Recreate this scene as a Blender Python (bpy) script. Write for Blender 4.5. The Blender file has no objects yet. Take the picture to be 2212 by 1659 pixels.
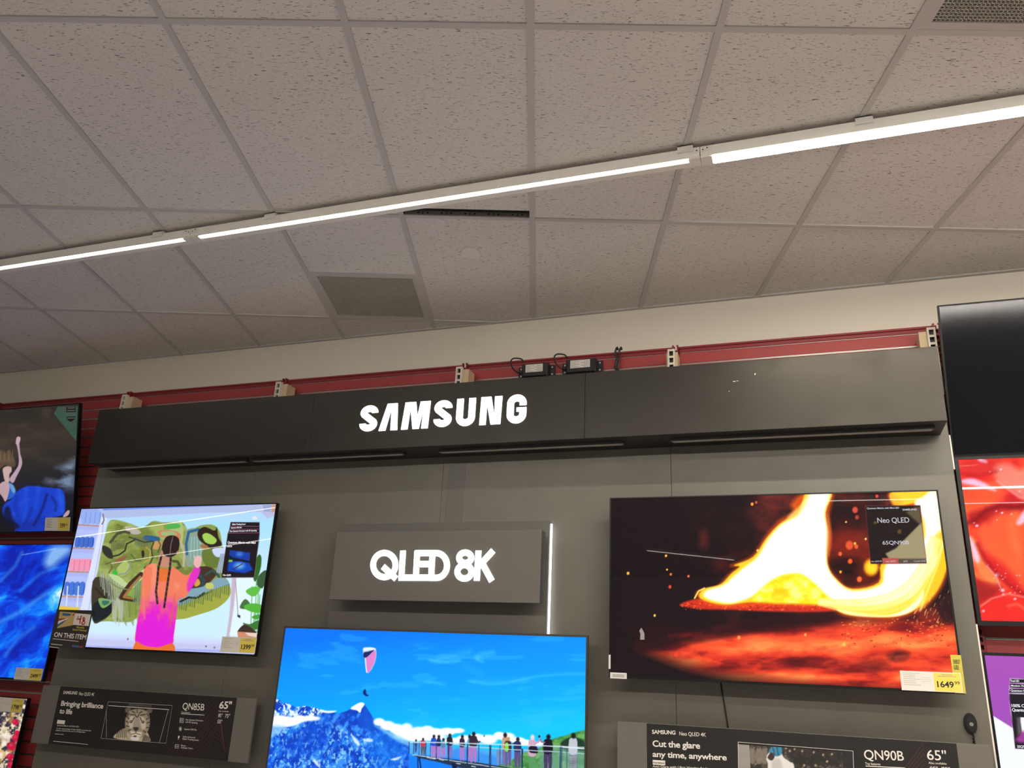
import bpy, math, random
import numpy as np
from mathutils import Vector, Matrix
random.seed(7)
rng = np.random.default_rng(7)
sc = bpy.context.scene
C = sc.collection

# ------------------------------------------------------------------ camera, world, exposure
EYE = 1.55                                   # camera height above the floor (m)
YAW, PITCH, ROLL, FPX = -0.3491, 0.3445, 0.0482, 1751.22
_f = Vector((math.sin(YAW) * math.cos(PITCH), math.cos(YAW) * math.cos(PITCH), math.sin(PITCH)))
_r = Vector((math.cos(YAW), -math.sin(YAW), 0))
_u = _r.cross(_f)
RT = _r * math.cos(ROLL) + _u * math.sin(ROLL)
UP = -_r * math.sin(ROLL) + _u * math.cos(ROLL)
FW = _f
cam = bpy.data.cameras.new('camera')
co = bpy.data.objects.new('camera', cam)
C.objects.link(co)
cam.sensor_width = 36
cam.lens = FPX * 36 / 2212
cam.clip_end = 100
co.matrix_world = Matrix(((RT.x, UP.x, -FW.x, 0), (RT.y, UP.y, -FW.y, 0), (RT.z, UP.z, -FW.z, EYE), (0, 0, 0, 1)))
sc.camera = co
sc.view_settings.view_transform = 'Standard'
sc.view_settings.look = 'None'
sc.view_settings.gamma = 1
sc.view_settings.use_curve_mapping = False
sc.view_settings.exposure = 0.06
w = bpy.data.worlds.new('store_ambience')
sc.world = w
w.use_nodes = True
w.node_tree.nodes['Background'].inputs[0].default_value = (1.0, 0.94, 0.88, 1)
w.node_tree.nodes['Background'].inputs[1].default_value = 0.16
LED_B, LED_C, LED_STORE = 60.0, 135.0, 540.0       # lamp radiances
LED_COL = (1.0, 0.935, 0.85)

# ------------------------------------------------------------------ measures
HC = 1.989 + EYE       # ceiling
YW = 4.173             # painted wall
YS = 4.12              # slatwall front
YP = 3.98              # grey panel front
YH = 3.75              # header front
YT = 3.8625            # front of the televisions on the grey panel
YB = 3.90              # front of the information boards


def ray(u, v):
    return (FW + RT * ((u - 1106) / FPX) - UP * ((v - 829.5) / FPX))


def at(u, v, Y):
    """where the sight line of a measured photo point meets the vertical plane at distance Y"""
    d = ray(u, v)
    return Vector((0, 0, EYE)) + d * (Y / d.y)


def at_z(u, v, Z):
    d = ray(u, v)
    return Vector((0, 0, EYE)) + d * ((Z - EYE) / d.z)


def crop(x0, y0, s):
    """measurements taken on an enlarged detail, back to photo units"""
    return lambda x, y: (x0 + x / s, y0 + y / s)


c1 = crop(0, 1050, 2.7234)
c2 = crop(0, 830, 3.95)
c3 = crop(60, 1440, 4.2538)
c4 = crop(100, 1290, 11.85)
c5 = crop(420, 1100, 5.027)
c6 = crop(560, 1340, 3.0301)
c7 = crop(860, 1540, 5.2667)
c8 = crop(1290, 1040, 2.6976)
cR = crop(1300, 1480, 2.4254)
cB = crop(2000, 980, 3.948)
cU = crop(2020, 1380, 5.948)
cS = crop(680, 830, 3.8138)
cQ = crop(690, 1110, 4.0963)


# ------------------------------------------------------------------ materials
MATS = {}


def mat(name, col, rough=.5, var=.06, scale=30., metal=0., bump=0., bscale=200., spec=.5, rvar=0., rscale=5.):
    if name in MATS:
        return MATS[name]
    m = bpy.data.materials.new(name)
    m.use_nodes = True
    nt = m.node_tree
    N, L = nt.nodes, nt.links
    b = N['Principled BSDF']
    tc = N.new('ShaderNodeTexCoord')
    nz = N.new('ShaderNodeTexNoise')
    nz.inputs['Scale'].default_value = scale
    nz.inputs['Detail'].default_value = 4
    L.new(tc.outputs['Object'], nz.inputs['Vector'])
    mx = N.new('ShaderNodeMix')
    mx.data_type = 'RGBA'
    mx.inputs[6].default_value = (*[max(0, c * (1 - var)) for c in col], 1)
    mx.inputs[7].default_value = (*[min(1, c * (1 + var)) for c in col], 1)
    L.new(nz.outputs['Fac'], mx.inputs[0])
    L.new(mx.outputs[2], b.inputs['Base Color'])
    b.inputs['Roughness'].default_value = rough
    b.inputs['Metallic'].default_value = metal
    if rvar:
        n3 = N.new('ShaderNodeTexNoise')
        n3.inputs['Scale'].default_value = rscale
        n3.inputs['Detail'].default_value = 5
        L.new(tc.outputs['Object'], n3.inputs['Vector'])
        mr = N.new('ShaderNodeMapRange')
        mr.inputs[1].default_value, mr.inputs[2].default_value = .38, .66
        mr.inputs[3].default_value, mr.inputs[4].default_value = rough - rvar, rough + rvar
        L.new(n3.outputs['Fac'], mr.inputs[0])
        L.new(mr.outputs[0], b.inputs['Roughness'])
    b.inputs['Specular IOR Level'].default_value = spec
    if bump:
        n2 = N.new('ShaderNodeTexNoise')
        n2.inputs['Scale'].default_value = bscale
        L.new(tc.outputs['Object'], n2.inputs['Vector'])
        bp = N.new('ShaderNodeBump')
        bp.inputs['Strength'].default_value = bump
        bp.inputs['Distance'].default_value = .002
        L.new(n2.outputs['Fac'], bp.inputs['Height'])
        L.new(bp.outputs['Normal'], b.inputs['Normal'])
    MATS[name] = m
    return m


def glow(name, col, strength):
    m = bpy.data.materials.new(name)
    m.use_nodes = True
    nt = m.node_tree
    for n in list(nt.nodes):
        nt.nodes.remove(n)
    e = nt.nodes.new('ShaderNodeEmission')
    e.inputs[0].default_value = (*col, 1)
    e.inputs[1].default_value = strength
    o = nt.nodes.new('ShaderNodeOutputMaterial')
    nt.links.new(e.outputs[0], o.inputs[0])
    MATS[name] = m
    return m


def lin(c):
    c = np.asarray(c, float) / 255.
    return np.where(c <= .04045, c / 12.92, ((c + .055) / 1.055) ** 2.4)


def L3(*c):
    return tuple(float(x) for x in lin(c))


def screen_mat(name, strength=1.0, rough=.014):
    m = bpy.data.materials.new(name)
    m.use_nodes = True
    nt = m.node_tree
    b = nt.nodes['Principled BSDF']
    a = nt.nodes.new('ShaderNodeVertexColor')
    a.layer_name = 'picture'
    b.inputs['Base Color'].default_value = (.006, .006, .007, 1)
    b.inputs['Roughness'].default_value = rough
    b.inputs['Specular IOR Level'].default_value = .28
    nt.links.new(a.outputs[0], b.inputs['Emission Color'])
    b.inputs['Emission Strength'].default_value = strength
    return m


def print_mat(name, rough=.45):
    m = bpy.data.materials.new(name)
    m.use_nodes = True
    nt = m.node_tree
    b = nt.nodes['Principled BSDF']
    a = nt.nodes.new('ShaderNodeVertexColor')
    a.layer_name = 'picture'
    nt.links.new(a.outputs[0], b.inputs['Base Color'])
    b.inputs['Roughness'].default_value = rough
    return m


# ------------------------------------------------------------------ mesh builder
def worldloc(o):
    p = Vector((0, 0, 0))
    while o is not None:
        p += o.location
        o = o.parent
    return p


class MB:
    def __init__(s):
        s.v, s.f, s.mi, s.cur = [], [], [], 0

    def add(s, vs, fs):
        n = len(s.v)
        s.v += [tuple(p) for p in vs]
        s.f += [tuple(n + i for i in f) for f in fs]
        s.mi += [s.cur] * len(fs)
        return s

    def m(s, i):
        s.cur = i
        return s

    def box(s, x0, x1, y0, y1, z0, z1, M=None):
        vs = [Vector((x, y, z)) for x in (x0, x1) for y in (y0, y1) for z in (z0, z1)]
        if M is not None:
            vs = [M @ v for v in vs]
        return s.add(vs, [(0, 1, 3, 2), (4, 6, 7, 5), (0, 4, 5, 1), (2, 3, 7, 6), (0, 2, 6, 4), (1, 5, 7, 3)])

    def quad(s, a, b, c, d):
        return s.add([a, b, c, d], [(0, 1, 2, 3)])

    def bevel_box(s, x0, x1, y0, y1, z0, z1, r=.004, M=None):
        """box whose front (-Y) edges are chamfered"""
        vs = []
        for (y, k) in ((y0, r), (y0 + r, 0), (y1, 0)):
            vs += [Vector((x0 + k, y, z0 + k)), Vector((x1 - k, y, z0 + k)), Vector((x1 - k, y, z1 - k)), Vector((x0 + k, y, z1 - k))]
        if M is not None:
            vs = [M @ v for v in vs]
        fs = [(0, 1, 2, 3), (11, 10, 9, 8)]
        for k in (0, 4):
            for i in range(4):
                j = (i + 1) % 4
                fs.append((k + i, k + 4 + i, k + 4 + j, k + j))
        return s.add(vs, fs)

    def prism(s, pts, back):
        """polygon pts (front, counter-clockwise seen from the front) extruded by the vector back"""
        n = len(pts)
        vs = [Vector(p) for p in pts] + [Vector(p) + back for p in pts]
        fs = [tuple(range(n)), tuple(range(2 * n - 1, n - 1, -1))]
        for i in range(n):
            j = (i + 1) % n
            fs.append((i, i + n, j + n, j))
        return s.add(vs, fs)

    def tube(s, path, r, k=8):
        path = [Vector(p) for p in path]
        rings = []
        ref = Vector((0.13, .31, .94)).normalized()
        for i, p in enumerate(path):
            t = (path[min(i + 1, len(path) - 1)] - path[max(i - 1, 0)]).normalized()
            a = t.cross(ref).normalized()
            b = t.cross(a)
            rings.append([p + (a * math.cos(q) + b * math.sin(q)) * r for q in [2 * math.pi * j / k for j in range(k)]])
        vs = [v for g in rings for v in g]
        fs = []
        for i in range(len(path) - 1):
            for j in range(k):
                j2 = (j + 1) % k
                fs.append((i * k + j, i * k + j2, (i + 1) * k + j2, (i + 1) * k + j))
        fs.append(tuple(range(k - 1, -1, -1)))
        fs.append(tuple((len(path) - 1) * k + j for j in range(k)))
        return s.add(vs, fs)

    def disc(s, c, ax, ay, back, k=32):
        """elliptical plate with centre c, half axes ax, ay and thickness vector back"""
        return s.prism([Vector(c) + Vector(ax) * math.cos(2 * math.pi * i / k) + Vector(ay) * math.sin(2 * math.pi * i / k) for i in range(k)], Vector(back))

    def build(s, name, mats, parent=None, origin=None, smooth=False):
        me = bpy.data.meshes.new(name)
        if parent is not None:
            o0 = worldloc(parent)
        elif origin is not None:
            o0 = Vector(origin)
        else:
            a = np.array(s.v)
            o0 = Vector(((a[:, 0].min() + a[:, 0].max()) / 2, (a[:, 1].min() + a[:, 1].max()) / 2, a[:, 2].min()))
        me.from_pydata([tuple(Vector(p) - o0) for p in s.v], [], s.f)
        if not isinstance(mats, (list, tuple)):
            mats = [mats]
        for m in mats:
            me.materials.append(m)
        if len(mats) > 1:
            me.polygons.foreach_set('material_index', s.mi)
        if smooth:
            me.shade_smooth()
        me.update()
        o = bpy.data.objects.new(name, me)
        C.objects.link(o)
        if parent is not None:
            o.parent = parent
        else:
            o.location = o0
        return o


def tag(o, label, cat, group=None):
    o['label'] = label
    o['category'] = cat
    if group:
        o['group'] = group
    return o


def thing(name, loc, label, cat, group=None):
    o = bpy.data.objects.new(name, None)
    o.empty_display_size = .05
    o.location = loc
    C.objects.link(o)
    return tag(o, label, cat, group)


def struct(o):
    o['kind'] = 'structure'
    return o


# ------------------------------------------------------------------ lettering
_txt = {}


def glyphs(s, bold):
    key = (s, bold)
    if key not in _txt:
        cu = bpy.data.curves.new('txt', 'FONT')
        cu.body = s
        cu.resolution_u = 3
        cu.offset = .022 if bold else .004
        cu.space_character = .96
        ob = bpy.data.objects.new('txt', cu)
        C.objects.link(ob)
        dg = bpy.context.evaluated_depsgraph_get()
        me = ob.evaluated_get(dg).to_mesh()
        v = np.array([q.co[:2] for q in me.vertices]).reshape(-1, 2)
        f = [tuple(p.vertices) for p in me.polygons]
        ob.evaluated_get(dg).to_mesh_clear()
        bpy.data.objects.remove(ob)
        bpy.data.curves.remove(cu)
        _txt[key] = (v, f)
    return _txt[key]


def write(mb, s, A, B, cap, bold=False, slant=0.):
    """lettering from point A to point B (baseline), capital letters reaching up by the vector cap"""
    v, f = glyphs(s, bold)
    x0, x1 = v[:, 0].min(), v[:, 0].max()
    A, B, cap = Vector(A), Vector(B), Vector(cap)
    q = (B - A)
    up = Vector((0, 0, 1)) if abs(cap.normalized().z) > .9 else cap
    vs = [A + q * ((x - x0) / (x1 - x0)) + cap * (y / .70) + q.normalized() * (slant * y) for x, y in v]
    return mb.add(vs, f)


def wr(mb, s, fr, a, b, h, Y, bold=False, slant=0.):
    """the same with photo measurements: a, b baseline ends, h letter height (in units of the detail fr)"""
    A, B = at(*fr(*a), Y), at(*fr(*b), Y)
    T = at(*fr(a[0], a[1] - h), Y)
    return write(mb, s, A, B, Vector((0, 0, T.z - A.z)), bold, slant)


def stroke_pts(path, wd, closed=False):
    """flat ribbon of width wd along a path of 2-D points"""
    P = np.array(path, float)
    n = len(P)
    T = np.zeros_like(P)
    for i in range(n):
        a = P[(i - 1) % n] if closed or i > 0 else P[i]
        b = P[(i + 1) % n] if closed or i < n - 1 else P[i]
        T[i] = b - a
    T /= np.linalg.norm(T, axis=1)[:, None] + 1e-9
    Nn = np.c_[-T[:, 1], T[:, 0]]
    return P + Nn * wd / 2, P - Nn * wd / 2


def arc(cx, cz, rx, rz, a0, a1, n=16):
    return [(cx + rx * math.cos(math.radians(a0 + (a1 - a0) * i / n)), cz + rz * math.sin(math.radians(a0 + (a1 - a0) * i / n))) for i in range(n + 1)]


def ribbon(mb, path, wd, Y, depth, closed=False):
    a, b = stroke_pts(path, wd, closed)
    n = len(a)
    vs = []
    for q in range(n):
        vs += [(a[q][0], Y, a[q][1]), (b[q][0], Y, b[q][1]), (a[q][0], Y + depth, a[q][1]), (b[q][0], Y + depth, b[q][1])]
    fs = []
    for q in range(n if closed else n - 1):
        i, j = 4 * q, 4 * ((q + 1) % n)
        fs += [(i, i + 1, j + 1, j), (i + 2, j + 2, j + 3, i + 3), (i, j, j + 2, i + 2), (i + 1, i + 3, j + 3, j + 1)]
    if not closed:
        fs += [(0, 2, 3, 1), (4 * n - 4, 4 * n - 3, 4 * n - 1, 4 * n - 2)]
    return mb.add(vs, fs)


# ------------------------------------------------------------------ pictures (screens and prints), painted on a fine grid of points
def vnoise(x, y, seed=0):
    xi, yi = np.floor(x).astype(np.int64), np.floor(y).astype(np.int64)
    fx, fy = x - xi, y - yi
    fx, fy = fx * fx * (3 - 2 * fx), fy * fy * (3 - 2 * fy)

    def h(a, b):
        n = (a * 374761393 + b * 668265263 + seed * 974711) & 0x7fffffff
        n = ((n ^ (n >> 13)) * 1274126177) & 0x7fffffff
        return ((n ^ (n >> 16)) & 0xffff) / 65535.
    return (h(xi, yi) * (1 - fx) + h(xi + 1, yi) * fx) * (1 - fy) + (h(xi, yi + 1) * (1 - fx) + h(xi + 1, yi + 1) * fx) * fy


def fbm(x, y, o=5, seed=0):
    s, a, t = 0, 1., 0
    for k in range(o):
        s = s + a * vnoise(x * 2 ** k, y * 2 ** k, seed + k)
        t += a
        a *= .55
    return s / t


class Picture:
    """colour at every point of a flat picture; shapes are given in the units of an enlarged detail"""

    def __init__(s, O, ex, ez, W, H, pitch, base=(0, 0, 0)):
        s.O, s.ex, s.ez, s.W, s.H = Vector(O), Vector(ex), Vector(ez), W, H
        s.nx, s.ny = int(W / pitch[0]) + 1, int(H / pitch[1]) + 1
        a, b = np.meshgrid(np.linspace(0, W, s.nx), np.linspace(0, H, s.ny))
        P = np.array(s.O)[None, :] + a.ravel()[:, None] * np.array(s.ex) + b.ravel()[:, None] * np.array(s.ez)
        s.P = P
        q = P - np.array([0, 0, EYE])
        d = q @ np.array(FW)
        s.u = 1106 + FPX * (q @ np.array(RT)) / d       # position of each point on the measured photograph
        s.v = 829.5 - FPX * (q @ np.array(UP)) / d
        s.c = np.tile(np.array(base, float), (len(P), 1))
        s.a, s.b = a.ravel() / W, b.ravel() / H         # 0..1 over the picture

    def mix(s, m, col):
        col = np.asarray(col, float)
        s.c = s.c * (1 - m[:, None]) + (col if col.ndim == 2 else col[None, :]) * m[:, None]
        return s

    def mask(s, pts, soft=1.):
        P = np.array(pts, float)
        m = np.zeros(len(s.u))
        lo, hi = P.min(0) - soft * 2, P.max(0) + soft * 2
        idx = np.nonzero((s.u > lo[0]) & (s.u < hi[0]) & (s.v > lo[1]) & (s.v < hi[1]))[0]
        if len(idx) == 0:
            return m
        u, v = s.u[idx], s.v[idx]
        ins = np.zeros(len(idx), bool)
        dm = np.full(len(idx), 1e9)
        n = len(P)
        for i in range(n):
            x0, y0 = P[i]
            x1, y1 = P[(i + 1) % n]
            cond = ((y0 > v) != (y1 > v))
            if y1 != y0:
                ins ^= cond & (u < (x1 - x0) * (v - y0) / (y1 - y0) + x0)
            dx, dy = x1 - x0, y1 - y0
            t = np.clip(((u - x0) * dx + (v - y0) * dy) / (dx * dx + dy * dy + 1e-9), 0, 1)
            dm = np.minimum(dm, np.hypot(u - x0 - t * dx, v - y0 - t * dy))
        sd = np.where(ins, dm, -dm)
        m[idx] = np.clip(.5 + sd / soft, 0, 1)
        return m

    def poly(s, fr, pts, col, alpha=1., soft=1.2, noise=0., nsc=.1, seed=1):
        m = s.mask([fr(*p) for p in pts], soft) * alpha
        if noise:
            m = m * np.clip(1 - noise + 2 * noise * (fbm(s.u * nsc, s.v * nsc, 4, seed) - .0), 0, 1)
        return s.mix(m, col)

    def smooth(s, fr, pts, col, alpha=1., soft=1.2, k=4, **kw):
        """closed polygon rounded through its points"""
        P = np.array(pts, float)
        n = len(P)
        out = []
        for i in range(n):
            p0, p1, p2, p3 = P[i - 1], P[i], P[(i + 1) % n], P[(i + 2) % n]
            for j in range(k):
                t = j / k
                out.append(.5 * (2 * p1 + (p2 - p0) * t + (2 * p0 - 5 * p1 + 4 * p2 - p3) * t * t + (3 * p1 - p0 - 3 * p2 + p3) * t ** 3))
        return s.poly(fr, out, col, alpha, soft, **kw)

    def line(s, fr, pts, wd, col, alpha=1., soft=1.):
        P = np.array([fr(*p) for p in pts], float)
        k = fr(1, 0)[0] - fr(0, 0)[0]
        wd = wd * k
        lo, hi = P.min(0) - wd - soft * 2, P.max(0) + wd + soft * 2
        idx = np.nonzero((s.u > lo[0]) & (s.u < hi[0]) & (s.v > lo[1]) & (s.v < hi[1]))[0]
        if not len(idx):
            return s
        u, v = s.u[idx], s.v[idx]
        dm = np.full(len(idx), 1e9)
        for (x0, y0), (x1, y1) in zip(P[:-1], P[1:]):
            dx, dy = x1 - x0, y1 - y0
            t = np.clip(((u - x0) * dx + (v - y0) * dy) / (dx * dx + dy * dy + 1e-9), 0, 1)
            dm = np.minimum(dm, np.hypot(u - x0 - t * dx, v - y0 - t * dy))
        m = np.zeros(len(s.u))
        m[idx] = np.clip((wd / 2 - dm) / soft + .5, 0, 1) * alpha
        return s.mix(m, col)

    def spot(s, fr, x, y, rx, ry, col, alpha=1., soft=.35):
        cx, cy = fr(x, y)
        k = fr(1, 0)[0] - fr(0, 0)[0]
        d = np.hypot((s.u - cx) / (rx * k), (s.v - cy) / (ry * k))
        return s.mix(np.clip((1 - d) / soft, 0, 1) * alpha, col)

    def build(s, name, m, parent):
        nx, ny = s.nx, s.ny
        me = bpy.data.meshes.new(name)
        o0 = np.array(worldloc(parent))
        me.vertices.add(nx * ny)
        me.vertices.foreach_set('co', (s.P - o0).astype(np.float32).ravel())
        i = np.arange(nx * ny).reshape(ny, nx)
        q = np.stack([i[:-1, :-1], i[:-1, 1:], i[1:, 1:], i[1:, :-1]], -1).reshape(-1, 4)
        me.loops.add(q.size)
        me.loops.foreach_set('vertex_index', q.ravel().astype(np.int32))
        me.polygons.add(len(q))
        me.polygons.foreach_set('loop_start', np.arange(0, q.size, 4, dtype=np.int32))
        me.update(calc_edges=True)
        at_ = me.color_attributes.new('picture', 'FLOAT_COLOR', 'POINT')
        rgba = np.c_[lin(np.clip(s.c, 0, 255)), np.ones(nx * ny)]
        at_.data.foreach_set('color', rgba.astype(np.float32).ravel())
        me.materials.append(m)
        o = bpy.data.objects.new(name, me)
        C.objects.link(o)
        o.parent = parent
        return o


# ------------------------------------------------------------------ shared materials
M_wall = mat('wall_paint', L3(222, 214, 198), .7, .03, 3, bump=.15, bscale=90)
M_tee = mat('grid_paint', (.49, .475, .455), .5, .03)
M_floor = mat('floor_vinyl', (.58, .55, .52), .35, .05, 4)
M_white = mat('white_enamel', (.78, .75, .69), .4, .02)
M_whitepl = mat('white_plastic', (.72, .70, .66), .45, .02)
M_red = mat('red_slat', (.38, .045, .045), .45, .06, 12)
M_reddk = mat('red_metal', (.25, .022, .028), .4, .05, 12)
M_alu = mat('aluminium', (.62, .60, .57), .3, .03, metal=.9)
M_dark = mat('dark_gap', (.015, .012, .012), .7, .1)
M_panel = mat('grey_laminate', (.133, .124, .098), .42, .16, 5.0, bump=.03, bscale=40)
M_strip = mat('grey_laminate_strip', (.118, .110, .094), .45, .08, 3.0)
M_head = mat('charcoal_laminate', (.010, .0098, .0094), .40, .22, 3.5, bump=.02, bscale=40, spec=.47, rvar=.07, rscale=6)
M_board = mat('board_grey', (.135, .126, .108), .5, .05, 5)
M_black = mat('black_plastic', (.012, .012, .013), .35, .1)
M_bezel = mat('black_bezel', (.006, .006, .006), .42, .1, spec=.25)
M_silver = mat('dark_silver_bezel', (.075, .066, .062), .4, .05, metal=.5)
M_cream = mat('cream_metal', (.72, .66, .55), .45, .04)
M_wood = mat('pale_wood', (.62, .48, .30), .6, .15, 25)
M_card = mat('white_card', (.74, .69, .62), .5, .02)
M_yel = mat('yellow_label', (.80, .62, .10), .5, .02)
M_yelg = mat('yellow_green_label', (.55, .47, .06), .5, .03)
M_ink = mat('black_ink', (.012, .012, .014), .5, .1)
M_inkg = mat('grey_ink', (.30, .28, .26), .5, .1)
M_wink = mat('white_ink', (.78, .74, .66), .5, .02)
M_redink = mat('red_ink', (.45, .03, .02), .5, .05)
M_blueink = mat('blue_ink', (.04, .12, .30), .5, .05)
M_gold = mat('gold_card', (.52, .38, .12), .45, .05)
M_grille = mat('grille_grey', (.42, .43, .37), .5, .05)
M_steel = mat('zinc_steel', (.34, .34, .30), .4, .08, metal=.5)
M_teal = mat('teal_sticker', (.10, .26, .21), .4, .1, 8)
M_letter = glow('lit_letter_white', (1, 1, 1), 2.6)
M_halo = glow('halo_led', (.95, .97, 1), 3.2)
M_ledb = glow('led_chip_light', (1, .94, .86), LED_B * 1.0)
M_ledc = glow('led_tube_light', (1, .92, .78), LED_C)
M_leds2 = glow('store_led_light_dim', LED_COL, LED_STORE * .09)
M_leds3 = glow('added_led_light_wide', LED_COL, LED_STORE * .62)  # used only by the assumed and added lamps out of view
M_leds = glow('store_led_light', LED_COL, LED_STORE)

M_head.node_tree.nodes['Principled BSDF'].inputs['Specular Tint'].default_value = (1, .93, .80, 1)

# ceiling tile: pale mineral board with short fissures running across the room and pin holes
M_tile = bpy.data.materials.new('fissured_mineral_tile')
M_tile.use_nodes = True
nt = M_tile.node_tree
N, LK = nt.nodes, nt.links
b = N['Principled BSDF']
b.inputs['Roughness'].default_value = .9
b.inputs['Specular IOR Level'].default_value = .1
tc = N.new('ShaderNodeTexCoord')


def nz(scale, sx, sy, detail, off=0):
    mp = N.new('ShaderNodeMapping')
    mp.inputs['Scale'].default_value = (sx, sy, 1)
    mp.inputs['Location'].default_value = (off, off * .7, 0)
    LK.new(tc.outputs['Object'], mp.inputs['Vector'])
    n = N.new('ShaderNodeTexNoise')
    n.inputs['Scale'].default_value = scale
    n.inputs['Detail'].default_value = detail
    n.inputs['Distortion'].default_value = .5
    LK.new(mp.outputs[0], n.inputs['Vector'])
    return n.outputs['Fac']


def rampn(fac, a, c):
    r = N.new('ShaderNodeMapRange')
    r.inputs[1].default_value, r.inputs[2].default_value = a, c
    LK.new(fac, r.inputs[0])
    return r.outputs[0]


def mth(op, a, c):
    n = N.new('ShaderNodeMath')
    n.operation = op
    for k, q in ((0, a), (1, c)):
        if isinstance(q, (int, float)):
            n.inputs[k].default_value = q
        else:
            LK.new(q, n.inputs[k])
    return n.outputs[0]


fiss = rampn(nz(1, 36, 205, 1.2), .665, .715)
fiss2 = rampn(nz(1, 52, 265, 1.2, 5.3), .68, .735)
pin = rampn(nz(1, 190, 230, 1, 9.1), .70, .80)
hole = mth('MAXIMUM', mth('MAXIMUM', fiss, fiss2), mth('MULTIPLY', pin, .6))
mx = N.new('ShaderNodeMix')
mx.data_type = 'RGBA'
mx.inputs[6].default_value = (.74, .71, .67, 1)
mx.inputs[7].default_value = (.12, .10, .08, 1)
LK.new(mth('MULTIPLY', hole, .85), mx.inputs[0])
gr = rampn(nz(1, 300, 300, 3, 2.2), .3, .7)
mg = N.new('ShaderNodeMix')
mg.data_type = 'RGBA'
mg.blend_type = 'MULTIPLY'
mg.inputs[0].default_value = .18
LK.new(mx.outputs[2], mg.inputs[6])
LK.new(gr, mg.inputs[7])
LK.new(mg.outputs[2], b.inputs['Base Color'])
bm_ = N.new('ShaderNodeBump')
bm_.inputs['Strength'].default_value = .6
bm_.inputs['Distance'].default_value = .003
bm_.invert = True
LK.new(hole, bm_.inputs['Height'])
LK.new(bm_.outputs[0], b.inputs['Normal'])

# ------------------------------------------------------------------ the setting
GX, GY, GA, CW, RL = -0.7119, 1.9678, 0.3045, 0.6096, 1.1862
ca, sa = math.cos(GA), math.sin(GA)


def g2w(a, c, z):
    return Vector((GX + ca * a - sa * c, GY + sa * a + ca * c, z))


def w2g(p):
    dx, dy = p[0] - GX, p[1] - GY
    return (ca * dx + sa * dy, -sa * dx + ca * dy)


def clip_half(poly, f):
    out = []
    for i in range(len(poly)):
        p, q = poly[i], poly[(i + 1) % len(poly)]
        fp, fq = f(p), f(q)
        if fp >= 0:
            out.append(p)
        if (fp >= 0) != (fq >= 0):
            t = fp / (fp - fq)
            out.append(tuple(p[k] + t * (q[k] - p[k]) for k in range(2)))
    return out


def inwall(p):
    return YW - (GY + sa * p[0] + ca * p[1])


X0, X1, Y0 = -15., 7., -9.


def inroom(poly):
    for f in (inwall, lambda p: (GY + sa * p[0] + ca * p[1]) - Y0, lambda p: (GX + ca * p[0] - sa * p[1]) - X0, lambda p: X1 - (GX + ca * p[0] - sa * p[1])):
        poly = clip_half(poly, f)
        if len(poly) < 3:
            return []
    return poly


GAP = .066                                   # open slot left by the shifted tile
holes = {(-1, 0): 'gap', (-2, 1): 'vent', (2, -1): 'vent'}
tiles = MB()
tees = MB()
origin = Vector((GX, GY, HC))


def tee(a0, a1, c0, c1):
    poly = inroom([(a0, c0), (a1, c0), (a1, c1), (a0, c1)])
    if poly:
        n = len(poly)
        tees.prism([g2w(*p, HC)for p in poly][::-1], Vector((0, 0, .006)))


for i in range(-32, 22):
    for j in range(-16, 8):
        a0, a1, c0, c1_ = i * CW, (i + 1) * CW, j * RL, (j + 1) * RL
        kind = holes.get((i, j))
        if kind == 'gap':
            c1_ -= GAP
        if kind == 'vent':
            if j == 1:
                c1_ -= RL / 2
                tee(a0 + .0125, a1 - .0125, c1_ - .012, c1_ + .012)
            else:
                c1_ -= RL / 2
                tee(a0 + .0125, a1 - .0125, c1_ - .012, c1_ + .012)
        poly = inroom([(a0, c0), (a1, c0), (a1, c1_), (a0, c1_)])
        if poly and kind != 'gap':
            tiles.add([g2w(*p, HC + .006) for p in poly][::-1], [tuple(range(len(poly)))])
TW = .0125
for i in range(-32, 22):
    tee(i * CW - TW, i * CW + TW, -16 * RL, 8 * RL)
for j in range(-16, 8):
    for i in range(-32, 22):
        tee(i * CW + TW, (i + 1) * CW - TW, j * RL - TW, j * RL + TW)


def grid_build(mb, name, m):
    """the grid's own axes become the object's axes"""
    me = bpy.data.meshes.new(name)
    vs = []
    for p in mb.v:
        a, c = w2g(p)
        vs.append((a, c, p[2] - HC))
    me.from_pydata(vs, [], mb.f)
    me.materials.append(m)
    o = bpy.data.objects.new(name, me)
    o.location = origin
    o.rotation_euler = (0, 0, GA)
    C.objects.link(o)
    return o


struct(grid_build(tiles, 'ceiling', M_tile))
struct(grid_build(tees, 'trim_1', M_tee))
ang = MB().box(X0, X1, YW - .022, YW, HC - .002, HC + .01)
struct(ang.build('trim_2', M_tee))
struct(MB().box(X0, X1, YW, YW + .12, 0, HC + .35).build('wall_back', M_wall))
struct(MB().box(X0, X1, Y0, YW + .12, -.1, 0).build('floor', M_floor))
# void above the ceiling, seen through the open slot
struct(MB().box(X0, X1, Y0, YW + .12, HC + .36, HC + .40).build('ceiling_deck', M_dark))

# shifted tile and the punched steel channel above its slot
gt = MB()
cell = [(-CW + .004, .004), (-.004, .004), (-.004, RL - GAP), (-CW + .004, RL - GAP)]
gt.prism([g2w(*p, HC + .006) for p in cell][::-1], Vector((0, 0, .02)))
tag(grid_build(gt, 'ceiling_tile', M_tile), 'shifted ceiling tile leaving a dark open slot beside the light track', 'ceiling tile')
t = thing('punched_channel', g2w(-CW / 2, RL - .02, HC + .012), 'punched grey steel channel showing in the open ceiling slot', 'steel channel')
ch = MB()


def stand(mb, a0, a1, c, z0, z1, th=.0015):
    mb.prism([g2w(a0, c, HC + z0), g2w(a1, c, HC + z0), g2w(a1, c, HC + z1), g2w(a0, c, HC + z1)], g2w(0, th, 0) - g2w(0, 0, 0))


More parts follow.
